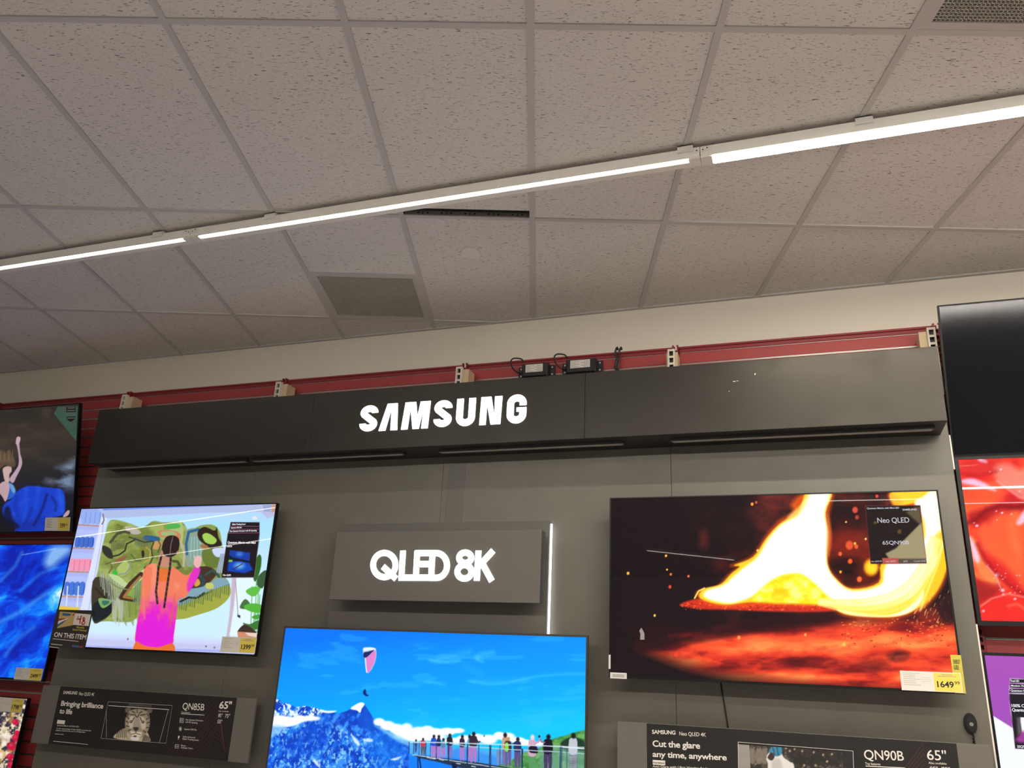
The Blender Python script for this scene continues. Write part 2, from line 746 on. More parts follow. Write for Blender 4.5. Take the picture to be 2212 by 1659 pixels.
stand(ch, -CW + .014, -.014, RL - .010, .007, .026)
stand(ch, -CW + .014, -.014, RL + .012, .026, .060)
ch.prism([g2w(*p, HC + .026) for p in [(-CW + .014, RL - .010), (-.014, RL - .010), (-.014, RL + .012), (-CW + .014, RL + .012)]][::-1], Vector((0, 0, .0015)))
ch.build('web', M_steel, t)
sl = MB()
for k in range(11):
    a = -CW + .04 + k * .053
    stand(sl, a - .006, a + .006, RL + .0112, .031, .037, .0006)
for k in range(5):
    a = -CW + .10 + k * .11
    stand(sl, a - .0015, a + .0015, RL - .0108, .008, .025, .0006)
    for dx in (-.022, .022):
        stand(sl, a + dx - .004, a + dx + .004, RL - .0108, .014, .021, .0006)
sl.build('punched_hole', M_dark, t)


# vents
def vent(i, c0, label):
    a0, a1, c1_ = i * CW + TW, (i + 1) * CW - TW, c0 + RL / 2 - TW
    c0 = c0 + TW
    t = thing('ceiling_vent', g2w((a0 + a1) / 2, (c0 + c1_) / 2, HC), label, 'air vent', 'egg-crate air vents in the ceiling')
    fr = .030
    f = MB()

    def bar(A0, A1, B0, B1, mb, z0, z1):
        mb.prism([g2w(*p, HC + z0) for p in [(A0, B0), (A1, B0), (A1, B1), (A0, B1)]][::-1], Vector((0, 0, z1 - z0)))
    bar(a0, a1, c0, c0 + fr, f, .001, .012)
    bar(a0, a1, c1_ - fr, c1_, f, .001, .012)
    bar(a0, a0 + fr, c0 + fr, c1_ - fr, f, .001, .012)
    bar(a1 - fr, a1, c0 + fr, c1_ - fr, f, .001, .012)
    f.build('frame', M_tee, t)
    g = MB()
    n = 40
    for k in range(n + 1):
        a = a0 + fr + (a1 - a0 - 2 * fr) * k / n
        bar(a - .0016, a + .0016, c0 + fr, c1_ - fr, g, .003, .016)
        c = c0 + fr + (c1_ - c0 - 2 * fr) * k / n
        bar(a0 + fr, a1 - fr, c - .0022, c + .0022, g, .003, .016)
    g.build('grille', M_grille, t)
    k = MB()
    bar(a0, a1, c0, c1_, k, .06, .065)
    k.build('duct_lining', M_dark, t)


vent(-2, 1.5 * RL, 'square egg-crate air vent in the ceiling close above the white wall')
vent(2, -.5 * RL, 'square egg-crate air vent cut by the top edge of the picture')

# concealed sprinkler plate
pc = at_z(1017, 547, HC)
tag(MB().disc(pc - Vector((0, 0, .004)), Vector((.048, 0, 0)), Vector((0, -.048, 0)), Vector((0, 0, .008)), 40).build('sprinkler_cover', mat('cover_paint', (.70, .67, .63), .6, .03)),
    'round white cover plate in the ceiling tile beside the air vent', 'sprinkler cover')

# ------------------------------------------------------------------ linear lights
YL0, YL1, ZL0, ZL1 = 2.727, 2.790, HC - .062, HC - .018


def light_fixture(x0, x1, label, tubes, clips, name='linear_light', M=None, led=None, wd=None):
    t = thing(name, (M @ Vector(((x0 + x1) / 2, (YL0 + YL1) / 2, ZL0)) if M else Vector(((x0 + x1) / 2, (YL0 + YL1) / 2, ZL0))), label, 'linear ceiling light', 'linear ceiling lights')
    I = M or Matrix.Identity(4)
    h = MB()
    h.box(x0 + .002, x1 - .002, YL0, YL1, ZL0 + .006, ZL1, I)
    h.box(x0 + .03, x1 - .03, YL0, YL0 + .003, ZL0, ZL0 + .006, I)
    h.box(x0 + .03, x1 - .03, YL1 - .030, YL1, ZL0, ZL0 + .006, I)
    h.build('housing', M_white, t)
    s = MB()
    if tubes == 'chips':
        n = int((x1 - x0 - .1) / .0165)
        for k in range(n):
            x = x0 + .05 + (x1 - x0 - .1) * (k + .5) / n
            yc = YL0 + .016
            s.add([I @ Vector((x + .0072 * math.cos(q), yc + .0042 * math.sin(q), ZL0 - .0004)) for q in [2 * math.pi * j / 10 for j in range(10)]], [tuple(range(9, -1, -1))])
        s.build('led_strip', led or M_ledb, t)
    else:
        if led:
            s.box(x0 + .05, x1 - .05, YL0 + .026, YL0 + .036, ZL0 - .001 - (wd or .001), ZL0 - .001, I)
        else:
            s.box(x0 + .05, x1 - .05, YL0 + .008, YL1 - .004, ZL0 - .0018, ZL0 - .001, I)
        s.build('led_strip', led or M_ledc, t)
    for x in clips:
        k = MB()
        k.box(x - .030, x + .030, YL0 - .006, YL0 - .003, ZL1 - .018, ZL1 + .014, I)
        k.box(x - .030, x + .030, YL0 - .006, YL1 + .004, ZL1 + .010, ZL1 + .014, I)
        k.box(x + .024, x + .030, YL0 - .003, YL1, ZL1 - .001, ZL1 + .011, I)
        k.build('mounting_clip', M_whitepl, t)
    for x in (x0, x1):
        e = MB()
        sg = 1 if x == x0 else -1
        xa, xb = sorted((x + sg * .001, x + sg * .044))
        e.box(xa, xb, YL0 - .0015, YL0 + .004, ZL0 + .018, ZL1 - .002, I)
        e.box(xa, xb, YL0 + .006, YL1 - .004, ZL0 - .003, ZL0 + .008, I)
        eo = e.build('end_connector', M_whitepl, t)
        q = MB()
        for dx, dz in ((.012, .028), (.028, .034)):
            q.disc(I @ Vector((x + sg * dx, YL0 - .002, ZL0 + dz)), Vector((.003, 0, 0)), Vector((0, 0, .003)), Vector((0, .001, 0)), 10)
        q.build('screw', M_ink, eo)
    return t


xj1, xj2 = -2.690, -.262
xc = [at(u, v, YL0).x for u, v in ((343, 500), (585, 460), (1480, 314), (1865, 248))]
light_fixture(xj1 - 2.42, xj1, 'linear ceiling light with LED dots, cut off by the picture edge', 'chips', [xc[0]])
light_fixture(xj1, xj2, 'linear ceiling light with LED dots, middle one of the row', 'chips', [xc[1], xc[2]])
light_fixture(xj2, xj2 + 2.42, 'brightest linear ceiling light of the row, glaring as one solid white band', 'tube', [xc[3], xc[3] + 1.2])


def store_track(p, q, label, m=None, deep=.0012, drop=0.):
    p, q = Vector((*p, -drop)), Vector((*q, -drop))
    d = q - p
    M = Matrix.Translation(p) @ Matrix.Rotation(math.atan2(d.y, d.x), 4, 'Z') @ Matrix.Translation((0, -(YL0 + YL1) / 2, 0))
    t = light_fixture(0, d.length, label, 'tube', [], M=M, led=m or M_leds, wd=deep)
    for k in range(4 if drop else 0):
        x = d.length * (k + .5) / 4
        MB().tube([M @ Vector((x, (YL0 + YL1) / 2, ZL1)), M @ Vector((x, (YL0 + YL1) / 2, HC + drop))], .004).build('added_suspension_rod', M_white, t)  # rods made up to carry the added, unseen lamps


store_track((.15, -1.55), (5., -1.60), 'linear store light behind the camera mirrored along the top edge of the fire screen', M_leds2)
store_track((-13, -3.6), (-5.4, -.80), 'linear store light behind the camera mirrored high in the weaver screen', M_leds2)
store_track((-14.5, -6.6), (-7.6, -3.3), 'linear store light behind the camera mirrored lower in the weaver screen', M_leds2)
store_track((-2.3, -5.0), (-1.0, -6.1), 'short linear store light far behind the camera, mirrored in the fire screen', M_leds2)
store_track((-.1, 1.48), (5.5, 1.48), 'assumed unseen linear light just above the picture, in front of the fire screen', M_leds3, .0032, .12)  # assumed lamp out of view, placed by a shadow edge to light panels and wall
store_track((-3.7, .56), (6.2, .56), 'added unseen linear light above the camera, brightening wall and floor', M_leds3, .0058, .30)  # lamp added out of view to brighten floor, panels and wall

# ------------------------------------------------------------------ red slatwall behind the display
UX = [-6.73, -5.515, -4.296, -3.04, -1.795, -.565, .703, 1.94, 3.16]
ZT = 1.715 + EYE
SP = .0686
where = ['beyond the dress screen', 'behind the dress screen and the ice screen', 'above the header, first bay from the dress screen', 'above the header left of the lit word',
         'above the header behind the black power bricks', 'above the header over its pale scuffed end', 'behind the switched-off black television', 'far beyond the black television']
for k in range(8):
    x0, x1 = UX[k] + .018, UX[k + 1] - .018
    t = thing('slatwall_panel', ((x0 + x1) / 2, YS + .03, .05), 'red slatwall panel with metal strips ' + where[k], 'slatwall panel', 'red slatwall panels')
    b_ = MB()
    b_.box(x0, x1, YS + .022, YS + .034, .05, ZT - .005)
    mi = MB()
    nrow = 46
    for r in range(nrow):
        z1 = ZT - .037 - r * SP
        z0 = z1 - SP + .0085
        if z0 < .06:
            break
        b_.bevel_box(x0, x1, YS, YS + .022, z0, z1, .003)
        mi.box(x0 + .004, x1 - .004, YS + .001, YS + .004, z1 + .0002, z1 + .0035)
        mi.box(x0 + .004, x1 - .004, YS + .001, YS + .02, z0 - .0028, z0 - .0003)
    b_.build('slat_board', M_red, t)
    mi.build('metal_insert', M_alu, t)
    tr = MB()
    tr.bevel_box(x0, x1, YS - .003, YS + .034, ZT - .034, ZT - .014, .002)
    tr.bevel_box(x0, x1, YS - .006, YS + .034, ZT - .0138, ZT, .003)
    tr.build('top_rail', M_reddk, t)
uw = ['beyond the dress screen, out of sight', 'behind the dress screen', 'at the header end near the dress screen', 'above the header between the first two bays', 'above the header next to the power bricks',
      'above the header between the cable loops and the pale end', 'in the gap beside the black television', 'far behind the black television', 'past the black television, last']
for k, x in enumerate(UX[:8]):
    m_ = MB()
    m_.box(x - .016, x - .007, YS - .022, YS + .034, .02, ZT + .004)
    m_.box(x + .007, x + .016, YS - .022, YS + .034, .02, ZT + .004)
    m_.box(x - .007, x + .007, YS + .004, YS + .034, .02, ZT + .004)
    z = ZT - .03
    while z > .05:
        m_.box(x - .007, x + .007, YS - .022, YS - .016, z, z + .012)
        z -= .032
    uo = tag(m_.build('slotted_upright', M_reddk), 'red slotted steel upright ' + uw[k], 'wall upright', 'red slotted uprights')
    if k in (4, 5, 6):
        MB().box(x + .001, x + .009, YS - .024, YS - .022, ZT - .026, ZT - .006).build('end_tab', M_whitepl, uo)['label'] = 'small white tab'

# ------------------------------------------------------------------ grey panels, joint strip, white edge
PX = [-4.290, -3.060, -1.826, -.583, .672]
pl = ['below the header behind the painting screen', 'behind the start of the lit sign on its plate', 'behind the end of the lit sign on its plate', 'behind the flame screen']
ZP1 = 1.30 + EYE
for k in range(4):
    t = thing('display_panel', ((PX[k] + PX[k + 1]) / 2, YP + .01, .08), 'tall matt grey display panel ' + pl[k], 'display panel', 'matt grey display panels')
    MB().bevel_box(PX[k] + .0008, PX[k + 1] - .0008, YP, YP + .018, .08, ZP1, .001).build('face', M_panel, t)
    MB().box(PX[k] + .05, PX[k + 1] - .05, YP + .018, YP + .05, .08, ZP1 - .05).build('batten', M_wood, t)
    if k == 3:
        for z0, z1 in ((.957, 1.115), (-.50, .29)):
            MB().box(PX[4] - .0006, PX[4] + .0055, YP + .001, YP + .018, z0 + EYE, z1 + EYE).build('edge_strip', M_card, t)['label'] = 'white laminate edge strip'
xa, xb = at(966, 1060, YP).x, at(1003, 1060, YP).x
tag(MB().bevel_box(xa, xb, YP - .0025, YP, .744 + EYE - .3, 1.13 + EYE, .001).build('joint_strip', M_strip), 'darker vertical joint strip between header and lit sign', 'joint strip')

# ------------------------------------------------------------------ header
HX = [-4.139, -2.560, -.972, .637]
HZ0, HZ1 = 1.116 + EYE, 1.462 + EYE
hl = ['plain charcoal header box nearest the dress screen', 'charcoal header box carrying seven lit white letters', 'charcoal header box with pale scuffs and smears, nearest the black television']
heads = []
for k in range(3):
    x0, x1 = HX[k] + .0012, HX[k + 1] - .0012
    t = thing('header_box', ((x0 + x1) / 2, YH, HZ0), hl[k], 'header panel', 'charcoal header boxes')
    MB().bevel_box(x0, x1, YH, YH + .018, HZ0, HZ1, .0012).build('front_panel', M_head, t)
    c_ = MB()
    c_.box(x0, x1, YH + .018, YP - .001, HZ1 - .02, HZ1 - .002)
    c_.build('top_board', M_head, t)
    c_ = MB()
    c_.box(x0, x1, YH + .018, YP - .001, HZ0 + .001, HZ0 + .017)
    c_.build('bottom_board', M_black, t)
    if k != 1:
        xe = x0 if k == 0 else x1 - .016
        MB().box(xe, xe + .016, YH + .018, YP - .001, HZ0 + .017, HZ1 - .02).build('end_board', M_head, t)
    heads.append(t)
# scuffs on the pale end
sm = MB()
for (u, v, du, dv) in ((1631, 808, 2, 4), (1586, 824, 5, 1.5), (1593, 823, 4, 1), (1575, 845, 2, 1)):
    A = at(u, v, YH - .0006)
    sm.box(A.x - du * .0012, A.x + du * .0012, YH - .0006, YH, A.z - dv * .001, A.z + dv * .001)
sm.build('scuff_mark', M_card, heads[2])['label'] = 'small white scuffs'

# the lit letters
zb = HZ0 + .0
pS0, pS1 = at(*cS(372, 392), YH), at(*cS(523, 178), YH)
LZ0 = (at(*cS(455, 396), YH).z + at(*cS(1660, 315), YH).z) / 2
LZ1 = (at(*cS(455, 174), YH).z + at(*cS(1660, 90), YH).z) / 2
LH = LZ1 - LZ0


def lx(x, y):
    return at(*cS(x, y), YH).x


def letter(shape, x0, x1, over=0.):
    m_ = MB()
    wdt = x1 - x0
    if shape == 'S':
        r = .29
        path = arc(.5, 1 - r - .0, .5 - .185, r - .135, -5, 90, 8) + arc(.5, 1 - r, .5 - .185, r - .135, 90, 200, 12)[1:] + arc(.5, r, .5 - .185, r - .135, 20, -90, 12) + arc(.5, r, .5 - .185, r - .135, -90, -185, 8)[1:]
        path = [(x0 + a * wdt, LZ0 + c * LH) for a, c in path]
        ribbon(m_, path, .245 * LH, YH - .006, .006)
    elif shape == 'U':
        path = [(.175, 1), (.175, .32)] + arc(.5, .31, .325, .19, 180, 360, 14) + [(.825, .32), (.825, 1)]
        path = [(x0 + a * wdt, LZ0 + c * LH) for a, c in path]
        ribbon(m_, path, .245 * LH, YH - .006, .006)
    elif shape == 'G':
        path = arc(.5, .70, .325, .19, 0, 180, 14)
        path = [(.825, .62)] + path + arc(.5, .30, .325, .19, 180, 360, 14) + [(.825, .5)]
        path = [(x0 + a * wdt, LZ0 + c * LH) for a, c in path]
        ribbon(m_, path, .245 * LH, YH - .006, .006)
        a0, a1 = x0 + .50 * wdt, x0 + 1.0 * wdt
        m_.box(a0, a1, YH - .006, YH, LZ0 + .40 * LH, LZ0 + .545 * LH)
    else:
        P = {'A': [[(0, 0), (.355, 0), (.60, .83), (.545, 1), (.36, 1)], [(.60, .83), (.645, 0), (1, 0), (.90, 1), (.545, 1)]],
             'M': [[(0, 0), (.232, 0), (.255, .78), (.27, 1), (.08, 1)], [(.255, .78), (.30, 0), (.585, 0), (.56, .5), (.465, 1), (.27, 1)], [(.30, 0), (.60, 0), (.80, .80), (.80, 1), (.64, 1), (.56, .5)], [(.80, .80), (.69, 0), (.965, 0), (1, 1), (.80, 1)]],
             'N': [[(0, 0), (.29, 0), (.31, .75), (.31, 1), (.03, 1)], [(.31, .75), (.52, 0), (.96, 0), (.68, .28), (.49, 1), (.31, 1)], [(.68, .28), (.96, 0), (1, 1), (.66, 1)]]}[shape]
        if shape == 'M':
            P = [[(0, 0), (.232, 0), (.28, .80), (.30, 1), (.08, 1)], [(.28, .80), (.42, 0), (.64, 0), (.56, .42), (.465, 1), (.30, 1)], [(.42, 0), (.64, 0), (.77, .80), (.77, 1), (.64, 1), (.56, .42)], [(.77, .80), (.735, 0), (.965, 0), (1, 1), (.77, 1)]]
        for q in P:
            m_.prism([(x0 + a * wdt, YH - .006, LZ0 + c * LH) for a, c in q], Vector((0, .006, 0)))
    m_.build('letter', M_letter, heads[1])


for s_, a, c, y in (('S', 374, 521, 285), ('A', 540, 690, 270), ('M', 724, 948, 255), ('S', 984, 1133, 240), ('U', 1170, 1323, 225), ('N', 1364, 1542, 215), ('G', 1586, 1744, 200)):
    letter(s_, lx(a, y), lx(c, y))

# slim lamps under the header
lamps = [(-4.12, -3.02, 'first from the dress screen end'), (-2.98, -2.00, 'below the start of the lit word'), (-1.79, -.79, 'below the end of the lit word'), (-.56, .595, 'below the pale header end, the longest one')]
for k, (x0, x1, q) in enumerate(lamps):
    t = thing('under_header_lamp', ((x0 + x1) / 2, YH + .10, HZ0 - .01), 'slim unlit grey lamp bar under the header, ' + q, 'lamp bar', 'lamp bars under the header')
    MB().box(x0, x1, YH + .075, YH + .108, HZ0 - .013, HZ0 + .0005).build('housing', M_silver, t)
    MB().box(x0 + .01, x1 - .01, YH + .080, YH + .103, HZ0 - .0145, HZ0 - .013).build('diffuser', M_inkg, t)

# brackets
bl = ['at the header end nearest the dress screen', 'second from the dress screen', 'just beside the power bricks', 'beside the black cable loops', 'next to the black television']
for k, (u, v) in enumerate(((266, 872), (600, 842), (991, 812), (1450, 770), (2013, 728))):
    xm = at(u, v, 3.99).x
    t = thing('mounting_bracket', (xm, 4.04, HZ1 - .15), 'cream slotted bracket above the header, ' + bl[k], 'mounting bracket', 'cream brackets above the header')
    wo = .022 if k < 3 else (0.0 if k == 3 else -.022)
    MB().box(xm - .030 + wo, xm + .030 + wo, 4.012, 4.096, HZ1 - .15, 1.643 + EYE).build('wood_block', M_wood, t)
    mb = MB()
    z1 = 1.652 + EYE
    for q in (-1, 1):
        mb.box(xm + q * .0145 - .004, xm + q * .0145 + .004, 3.985, 4.011, HZ1 - .15, z1)
    mb.box(xm - .0105, xm + .0105, 4.006, 4.011, HZ1 - .15, z1)
    zz = z1 - .012
    while zz > HZ1 - .14:
        mb.box(xm - .0105, xm + .0105, 3.985, 3.990, zz, zz + .012)
        zz -= .038
    mb.build('slotted_channel', M_cream, t)
    kd = MB()
    kd.box(xm - .0104, xm + .0104, 4.0045, 4.0058, HZ1 - .15, z1 - .004)
    kd.build('slot_recess', M_ink, t)

# power bricks
for k, (u0, v0, u1, v1) in enumerate(((1127, 787, 1182, 812), (1222, 778, 1286, 804))):
    A, B = at(u0, v0, 4.06), at(u1, v1 - 4, 4.06)
    zm = A.z + .004
    t = thing('power_adapter', ((A.x + B.x) / 2, 4.08, zm - .10), ('black power brick with white label above the header, nearer the lit word start' if k == 0 else 'black power brick with white label above the header, nearer the cable loops'), 'power adapter', 'black power bricks')
    b_ = MB()
    b_.bevel_box(A.x, B.x, 4.060, 4.108, zm - .085, zm, .008)
    b_.build('body', M_black, t)
    for xa, xb in ((A.x - .03, A.x), (B.x, B.x + .032)):
        fo = MB().box(xa, xb, 4.10, 4.108, zm - .075, zm - .008).build('mounting_flange', M_black, t)
        for z in (zm - .02, zm - .062):
            MB().disc(((xa + xb) / 2, 4.099, z), Vector((.005, 0, 0)), Vector((0, 0, .005)), Vector((0, .001, 0)), 10).build('screw', M_alu, fo)
    l_ = MB()
    x0, x1 = A.x + .16 * (B.x - A.x), A.x + .82 * (B.x - A.x)
    l_.m(0).box(x0, x1, 4.0592, 4.0600, zm - .056, zm - .010)
    l_.m(1)
    for r in range(5):
        l_.box(x0 + .004, x0 + (.03 if r % 2 else .05), 4.0586, 4.0592, zm - .020 - r * .008, zm - .0175 - r * .008)
        l_.box(x1 - (.05 if r % 2 else .035), x1 - .004, 4.0586, 4.0592, zm - .020 - r * .008, zm - .0175 - r * .008)
    l_.build('label_sticker', [M_card, M_inkg], t)['label'] = 'white printed label'
    cu = [(A.x + .005, 4.08, zm - .05), (A.x - .03, 4.07, zm - .045), (A.x - .062, 4.07, zm - .012), (A.x - .07, 4.07, zm + .025), (A.x - .055, 4.08, zm + .045), (A.x - .02, 4.10, zm + .046), (A.x - .005, 4.11, zm + .03)]
    cs = []
    for i in range(len(cu) - 1):
        p0, p1, p2, p3 = [Vector(cu[max(0, min(len(cu) - 1, i + j))]) for j in (-1, 0, 1, 2)]
        for j in range(5):
            q = j / 5
            cs.append(.5 * (2 * p1 + (p2 - p0) * q + (2 * p0 - 5 * p1 + 4 * p2 - p3) * q * q + (3 * p1 - p0 - 3 * p2 + p3) * q ** 3))
    cs.append(Vector(cu[-1]))
    MB().tube(cs, .0045).build('cable', M_black, t, smooth=True)
# cable loops hung over the rail
A, B = at(1331, 800, 4.09), at(1331, 757, 4.09)
c_ = MB()
for dx, sw in ((0, .0), (.022, -.012)):
    path = [Vector((A.x + dx + sw * (1 - i / 10) * 1.2 + .004 * math.sin(i * 1.3), 4.085, A.z - .04 + (B.z - A.z + .05 - dx * .1) * i / 10)) for i in range(11)]
    path.append(path[-1] + Vector((.002, .010, .010)))
    path.append(path[-1] + Vector((.002, .008, -.012)))
    c_.tube(path, .006)
tag(c_.build('cable_loop', M_black, smooth=True), 'pair of thin black cable loops hung over the red rail above the header', 'cable')

def lines(items, fr, Y, m, parent, name):
    """one mesh for each line of lettering"""
    for s_, a, c, h, bold in items:
        wr(MB(), s_, fr, a, c, h, Y, bold).build(name, m, parent)


# ------------------------------------------------------------------ televisions
def tv(label, O, ex, ez, W, H, pic, pitch, depth=.045, bz=(.007, .007, .011, .006), back=None, frame_mat=None, strength=1., off=False, name='television'):
    """O lower-left corner of the front, ex/ez its axes; bz = bezel left, right, bottom, top"""
    O, ex, ez = Vector(O), Vector(ex).normalized(), Vector(ez).normalized()
    ey = ez.cross(ex)          # into the wall
    M = Matrix((ex, ey, ez)).transposed().to_4x4()
    M.translation = O
    t = thing(name, O + ex * W / 2 + ey * depth / 2, label, 'television', 'televisions on the wall')
    f = MB()
    l, r, bt, tp = bz
    f.box(0, l, 0, .02, 0, H, M)
    f.box(W - r, W, 0, .02, 0, H, M)
    f.box(l, W - r, 0, .02, 0, bt, M)
    f.box(l, W - r, 0, .02, H - tp, H, M)
    f.build('bezel', frame_mat or M_bezel, t)
    k = MB()
    k.box(.002, W - .002, .02, depth * .6, .002, H - .002, M)
    k.box(W * .12, W * .88, depth * .6, depth, H * .08, H * .75, M)
    k.build('housing', M_black, t)
    if back:
        k = MB()
        k.box(W * .36, W * .64, depth, depth + back, H * .35, H * .65, M)
        k.build('wall_mount', M_black, t)
    S = O + ex * l + ez * bt + ey * .004
    if off:
        m_ = MB()
        m_.quad(S, S + ex * (W - l - r), S + ex * (W - l - r) + ez * (H - bt - tp), S + ez * (H - bt - tp))
        so = m_.build('screen', mat('off_screen_glass', (.006, .006, .008), .10, .1, 3, spec=.36), t)
        return t, so
    p = Picture(S, ex, ez, W - l - r, H - bt - tp, pitch)
    pic(p)
    so = p.build('screen', screen_mat('picture_' + pic.__name__, strength), t)
    return t, so


def noise_col(p, stops, val):
    val = np.clip(val, 0, 1)
    xs = [s_[0] for s_ in stops]
    cs = np.array([s_[1] for s_ in stops], float)
    p.c = np.stack([np.interp(val, xs, cs[:, k]) for k in range(3)], 1)
    return p


def cols(p, stops, val):
    val = np.clip(val, 0, 1)
    xs = [s_[0] for s_ in stops]
    cs = np.array([s_[1] for s_ in stops], float)
    return np.stack([np.interp(val, xs, cs[:, k]) for k in range(3)], 1)


def ident(x, y):
    return (x, y)


# ---- painting scene
def weaving(p):
    noise_col(p, [(0, (200, 200, 246)), (.05, (205, 208, 250)), (.11, (206, 236, 255)), (.4, (205, 240, 255)), (.65, (190, 228, 255)), (.85, (170, 225, 255)), (1, (190, 210, 250))], p.b)
    f = c1
    # shelf side
    p.poly(f, [(440, 100), (612, 100), (600, 300), (470, 740), (300, 740)], (178, 192, 248))
    p.poly(f, [(440, 100), (660, 100), (640, 180), (470, 190)], (150, 170, 232))
    p.poly(f, [(580, 135), (1640, 95), (1640, 150), (1200, 158), (640, 190), (575, 185)], (176, 190, 230), soft=2)
    p.line(f, [(610, 138), (1630, 100)], 10, (110, 140, 235))
    for (x0, x1, yb, ht, col, sh) in ((478, 588, 222, 68, (150, 175, 240), (120, 145, 225)), (440, 548, 360, 56, (70, 110, 205), (45, 80, 175)), (408, 530, 499, 66, (240, 150, 180), (215, 110, 150)), (375, 495, 640, 70, (70, 120, 215), (45, 90, 185))):
        for k in range(4):
            xx = x0 + (x1 - x0) * (k + .5) / 4
            hw = (x1 - x0) / 8.4
            p.smooth(f, [(xx - hw, yb - 4), (xx - hw + 6, yb - ht), (xx + hw + 6, yb - ht), (xx + hw, yb - 4)], col)
            p.line(f, [(xx + hw - 3, yb - 6), (xx + hw + 3, yb - ht + 4)], 7, sh, .8)
    for (a, c_) in (((462, 228), (592, 236)), ((428, 364), (552, 368)), ((396, 503), (520, 507)), ((360, 648), (486, 654))):
        p.line(f, [a, c_], 9, (186, 140, 120))
        p.line(f, [(a[0], a[1] + 16), (c_[0], c_[1] + 16)], 22, (160, 170, 240), .5, 4)
    p.line(f, [(398, 590), (388, 730)], 7, (225, 225, 250))
    p.line(f, [(462, 590), (452, 735)], 7, (225, 225, 250))
    p.poly(f, [(350, 705), (470, 715), (460, 735), (345, 730)], (225, 195, 60), soft=3)
    p.poly(f, [(596, 180), (632, 190), (560, 560), (530, 735), (470, 735), (545, 420)], (218, 225, 252), soft=2)
    p.line(f, [(612, 190), (600, 300), (520, 735)], 8, (186, 190, 232), .8)
    p.line(f, [(606, 165), (612, 200), (600, 225)], 6, (90, 90, 130))
    # tapestry
    p.smooth(f, [(645, 206), (700, 202), (770, 222), (838, 246), (900, 206), (960, 214), (1072, 214), (1110, 262), (1180, 232), (1250, 228), (1290, 262), (1305, 330), (1318, 400), (1310, 500), (1350, 580), (1350, 650), (1280, 715), (1180, 752), (1060, 782), (960, 790), (830, 770), (760, 800), (640, 795), (545, 790), (552, 700), (548, 600), (575, 500), (592, 400), (618, 290)], (140, 156, 76), soft=2)
    tp = p.mask([f(*q) for q in [(600, 200), (1320, 200), (1370, 800), (540, 800)]])
    n = fbm(p.u * .035, p.v * .05, 4, 11)
    tap = p.mask([f(*q) for q in [(645, 206), (700, 202), (770, 222), (838, 246), (900, 206), (960, 214), (1072, 214), (1110, 262), (1180, 232), (1250, 228), (1290, 262), (1305, 330), (1318, 400), (1310, 500), (1350, 580), (1350, 650), (1280, 715), (1060, 782), (545, 790), (552, 600), (592, 400), (618, 290)]])
    p.mix(tap * np.clip((n - .52) * 5, 0, .6), (104, 114, 54))
    p.mix(tap * np.clip((.42 - n) * 5, 0, .55), (176, 192, 116))
    S = p.smooth
    S(f, [(1005, 220), (1072, 218), (1070, 330), (1000, 320)], (170, 190, 120))
    S(f, [(985, 225), (1050, 222), (1055, 245), (985, 252)], (80, 175, 80))
    S(f, [(930, 265), (1010, 260), (1060, 280), (1055, 320), (1010, 300), (950, 300)], (205, 130, 100))
    S(f, [(950, 270), (1010, 265), (1040, 285), (1000, 292), (955, 290)], (160, 180, 120))
    S(f, [(855, 290), (935, 300), (930, 325), (850, 318)], (45, 95, 150))
    S(f, [(900, 330), (950, 325), (955, 360), (905, 372)], (200, 150, 90))
    S(f, [(740, 235), (800, 250), (830, 275), (790, 285), (745, 265)], (185, 175, 165))
    S(f, [(605, 350), (650, 370), (665, 420), (640, 425), (605, 390)], (50, 50, 45))
    p.line(f, [(650, 330), (690, 280), (730, 268), (760, 275)], 16, (75, 78, 55))
    for k in range(9):
        p.line(f, [(660 + k * 9, 320), (655 + k * 9, 385 - k * 3)], 4, (70, 72, 62), .8)
        p.line(f, [(795 + k * 10, 300), (797 + k * 9, 368 - abs(k - 4) * 6)], 5, (96, 100, 88), .8)
    p.line(f, [(655, 415), (700, 405), (735, 380), (745, 340), (790, 318)], 9, (48, 50, 42))
    S(f, [(680, 435), (735, 410), (742, 425), (690, 450)], (150, 95, 70))
    S(f, [(820, 370), (845, 355), (862, 385), (850, 430), (825, 428)], (130, 130, 55))
    S(f, [(832, 385), (845, 378), (850, 405), (838, 424)], (30, 45, 40))
    S(f, [(690, 480), (735, 440), (762, 465), (755, 510), (715, 530), (690, 515)], (170, 190, 105))
    p.line(f, [(700, 520), (740, 515), (765, 480), (765, 450)], 9, (140, 150, 140))
    S(f, [(660, 500), (688, 498), (692, 520), (672, 530)], (60, 185, 60))
    S(f, [(640, 520), (700, 530), (760, 575), (820, 510), (850, 490), (845, 530), (780, 600), (700, 580)], (190, 210, 150))
    S(f, [(545, 560), (620, 545), (668, 640), (655, 740), (600, 792), (545, 790)], (62, 54, 40))
    S(f, [(552, 690), (650, 665), (655, 745), (585, 790), (545, 785)], (26, 32, 36))
    S(f, [(582, 660), (648, 668), (652, 690), (610, 718), (588, 700)], (120, 170, 100))
    S(f, [(600, 676), (640, 676), (640, 690), (610, 702)], (60, 110, 95))
    for k in range(22):
        x = 585 + k * 7.5
        p.line(f, [(x, 500 + k * 5), (x + 8 + (k % 3) * 5, 590 + k * 9 + (k % 4) * 8)], 5, (176, 182, 172) if k % 2 else (140, 150, 132), .85)
    for k in range(18):
        x = 660 + k * 9
        p.line(f, [(x, 660 + (k % 3) * 8), (x + 4 - (k % 4) * 3, 780 + (k % 5) * 10)], 6, (190, 195, 182) if k < 8 else (140, 158, 78), .8)
    p.line(f, [(830, 520), (770, 575), (735, 620), (715, 655), (790, 668)], 30, (66, 46, 30))
    p.line(f, [(825, 535), (775, 590), (745, 630), (730, 652), (780, 660)], 15, (160, 115, 60))
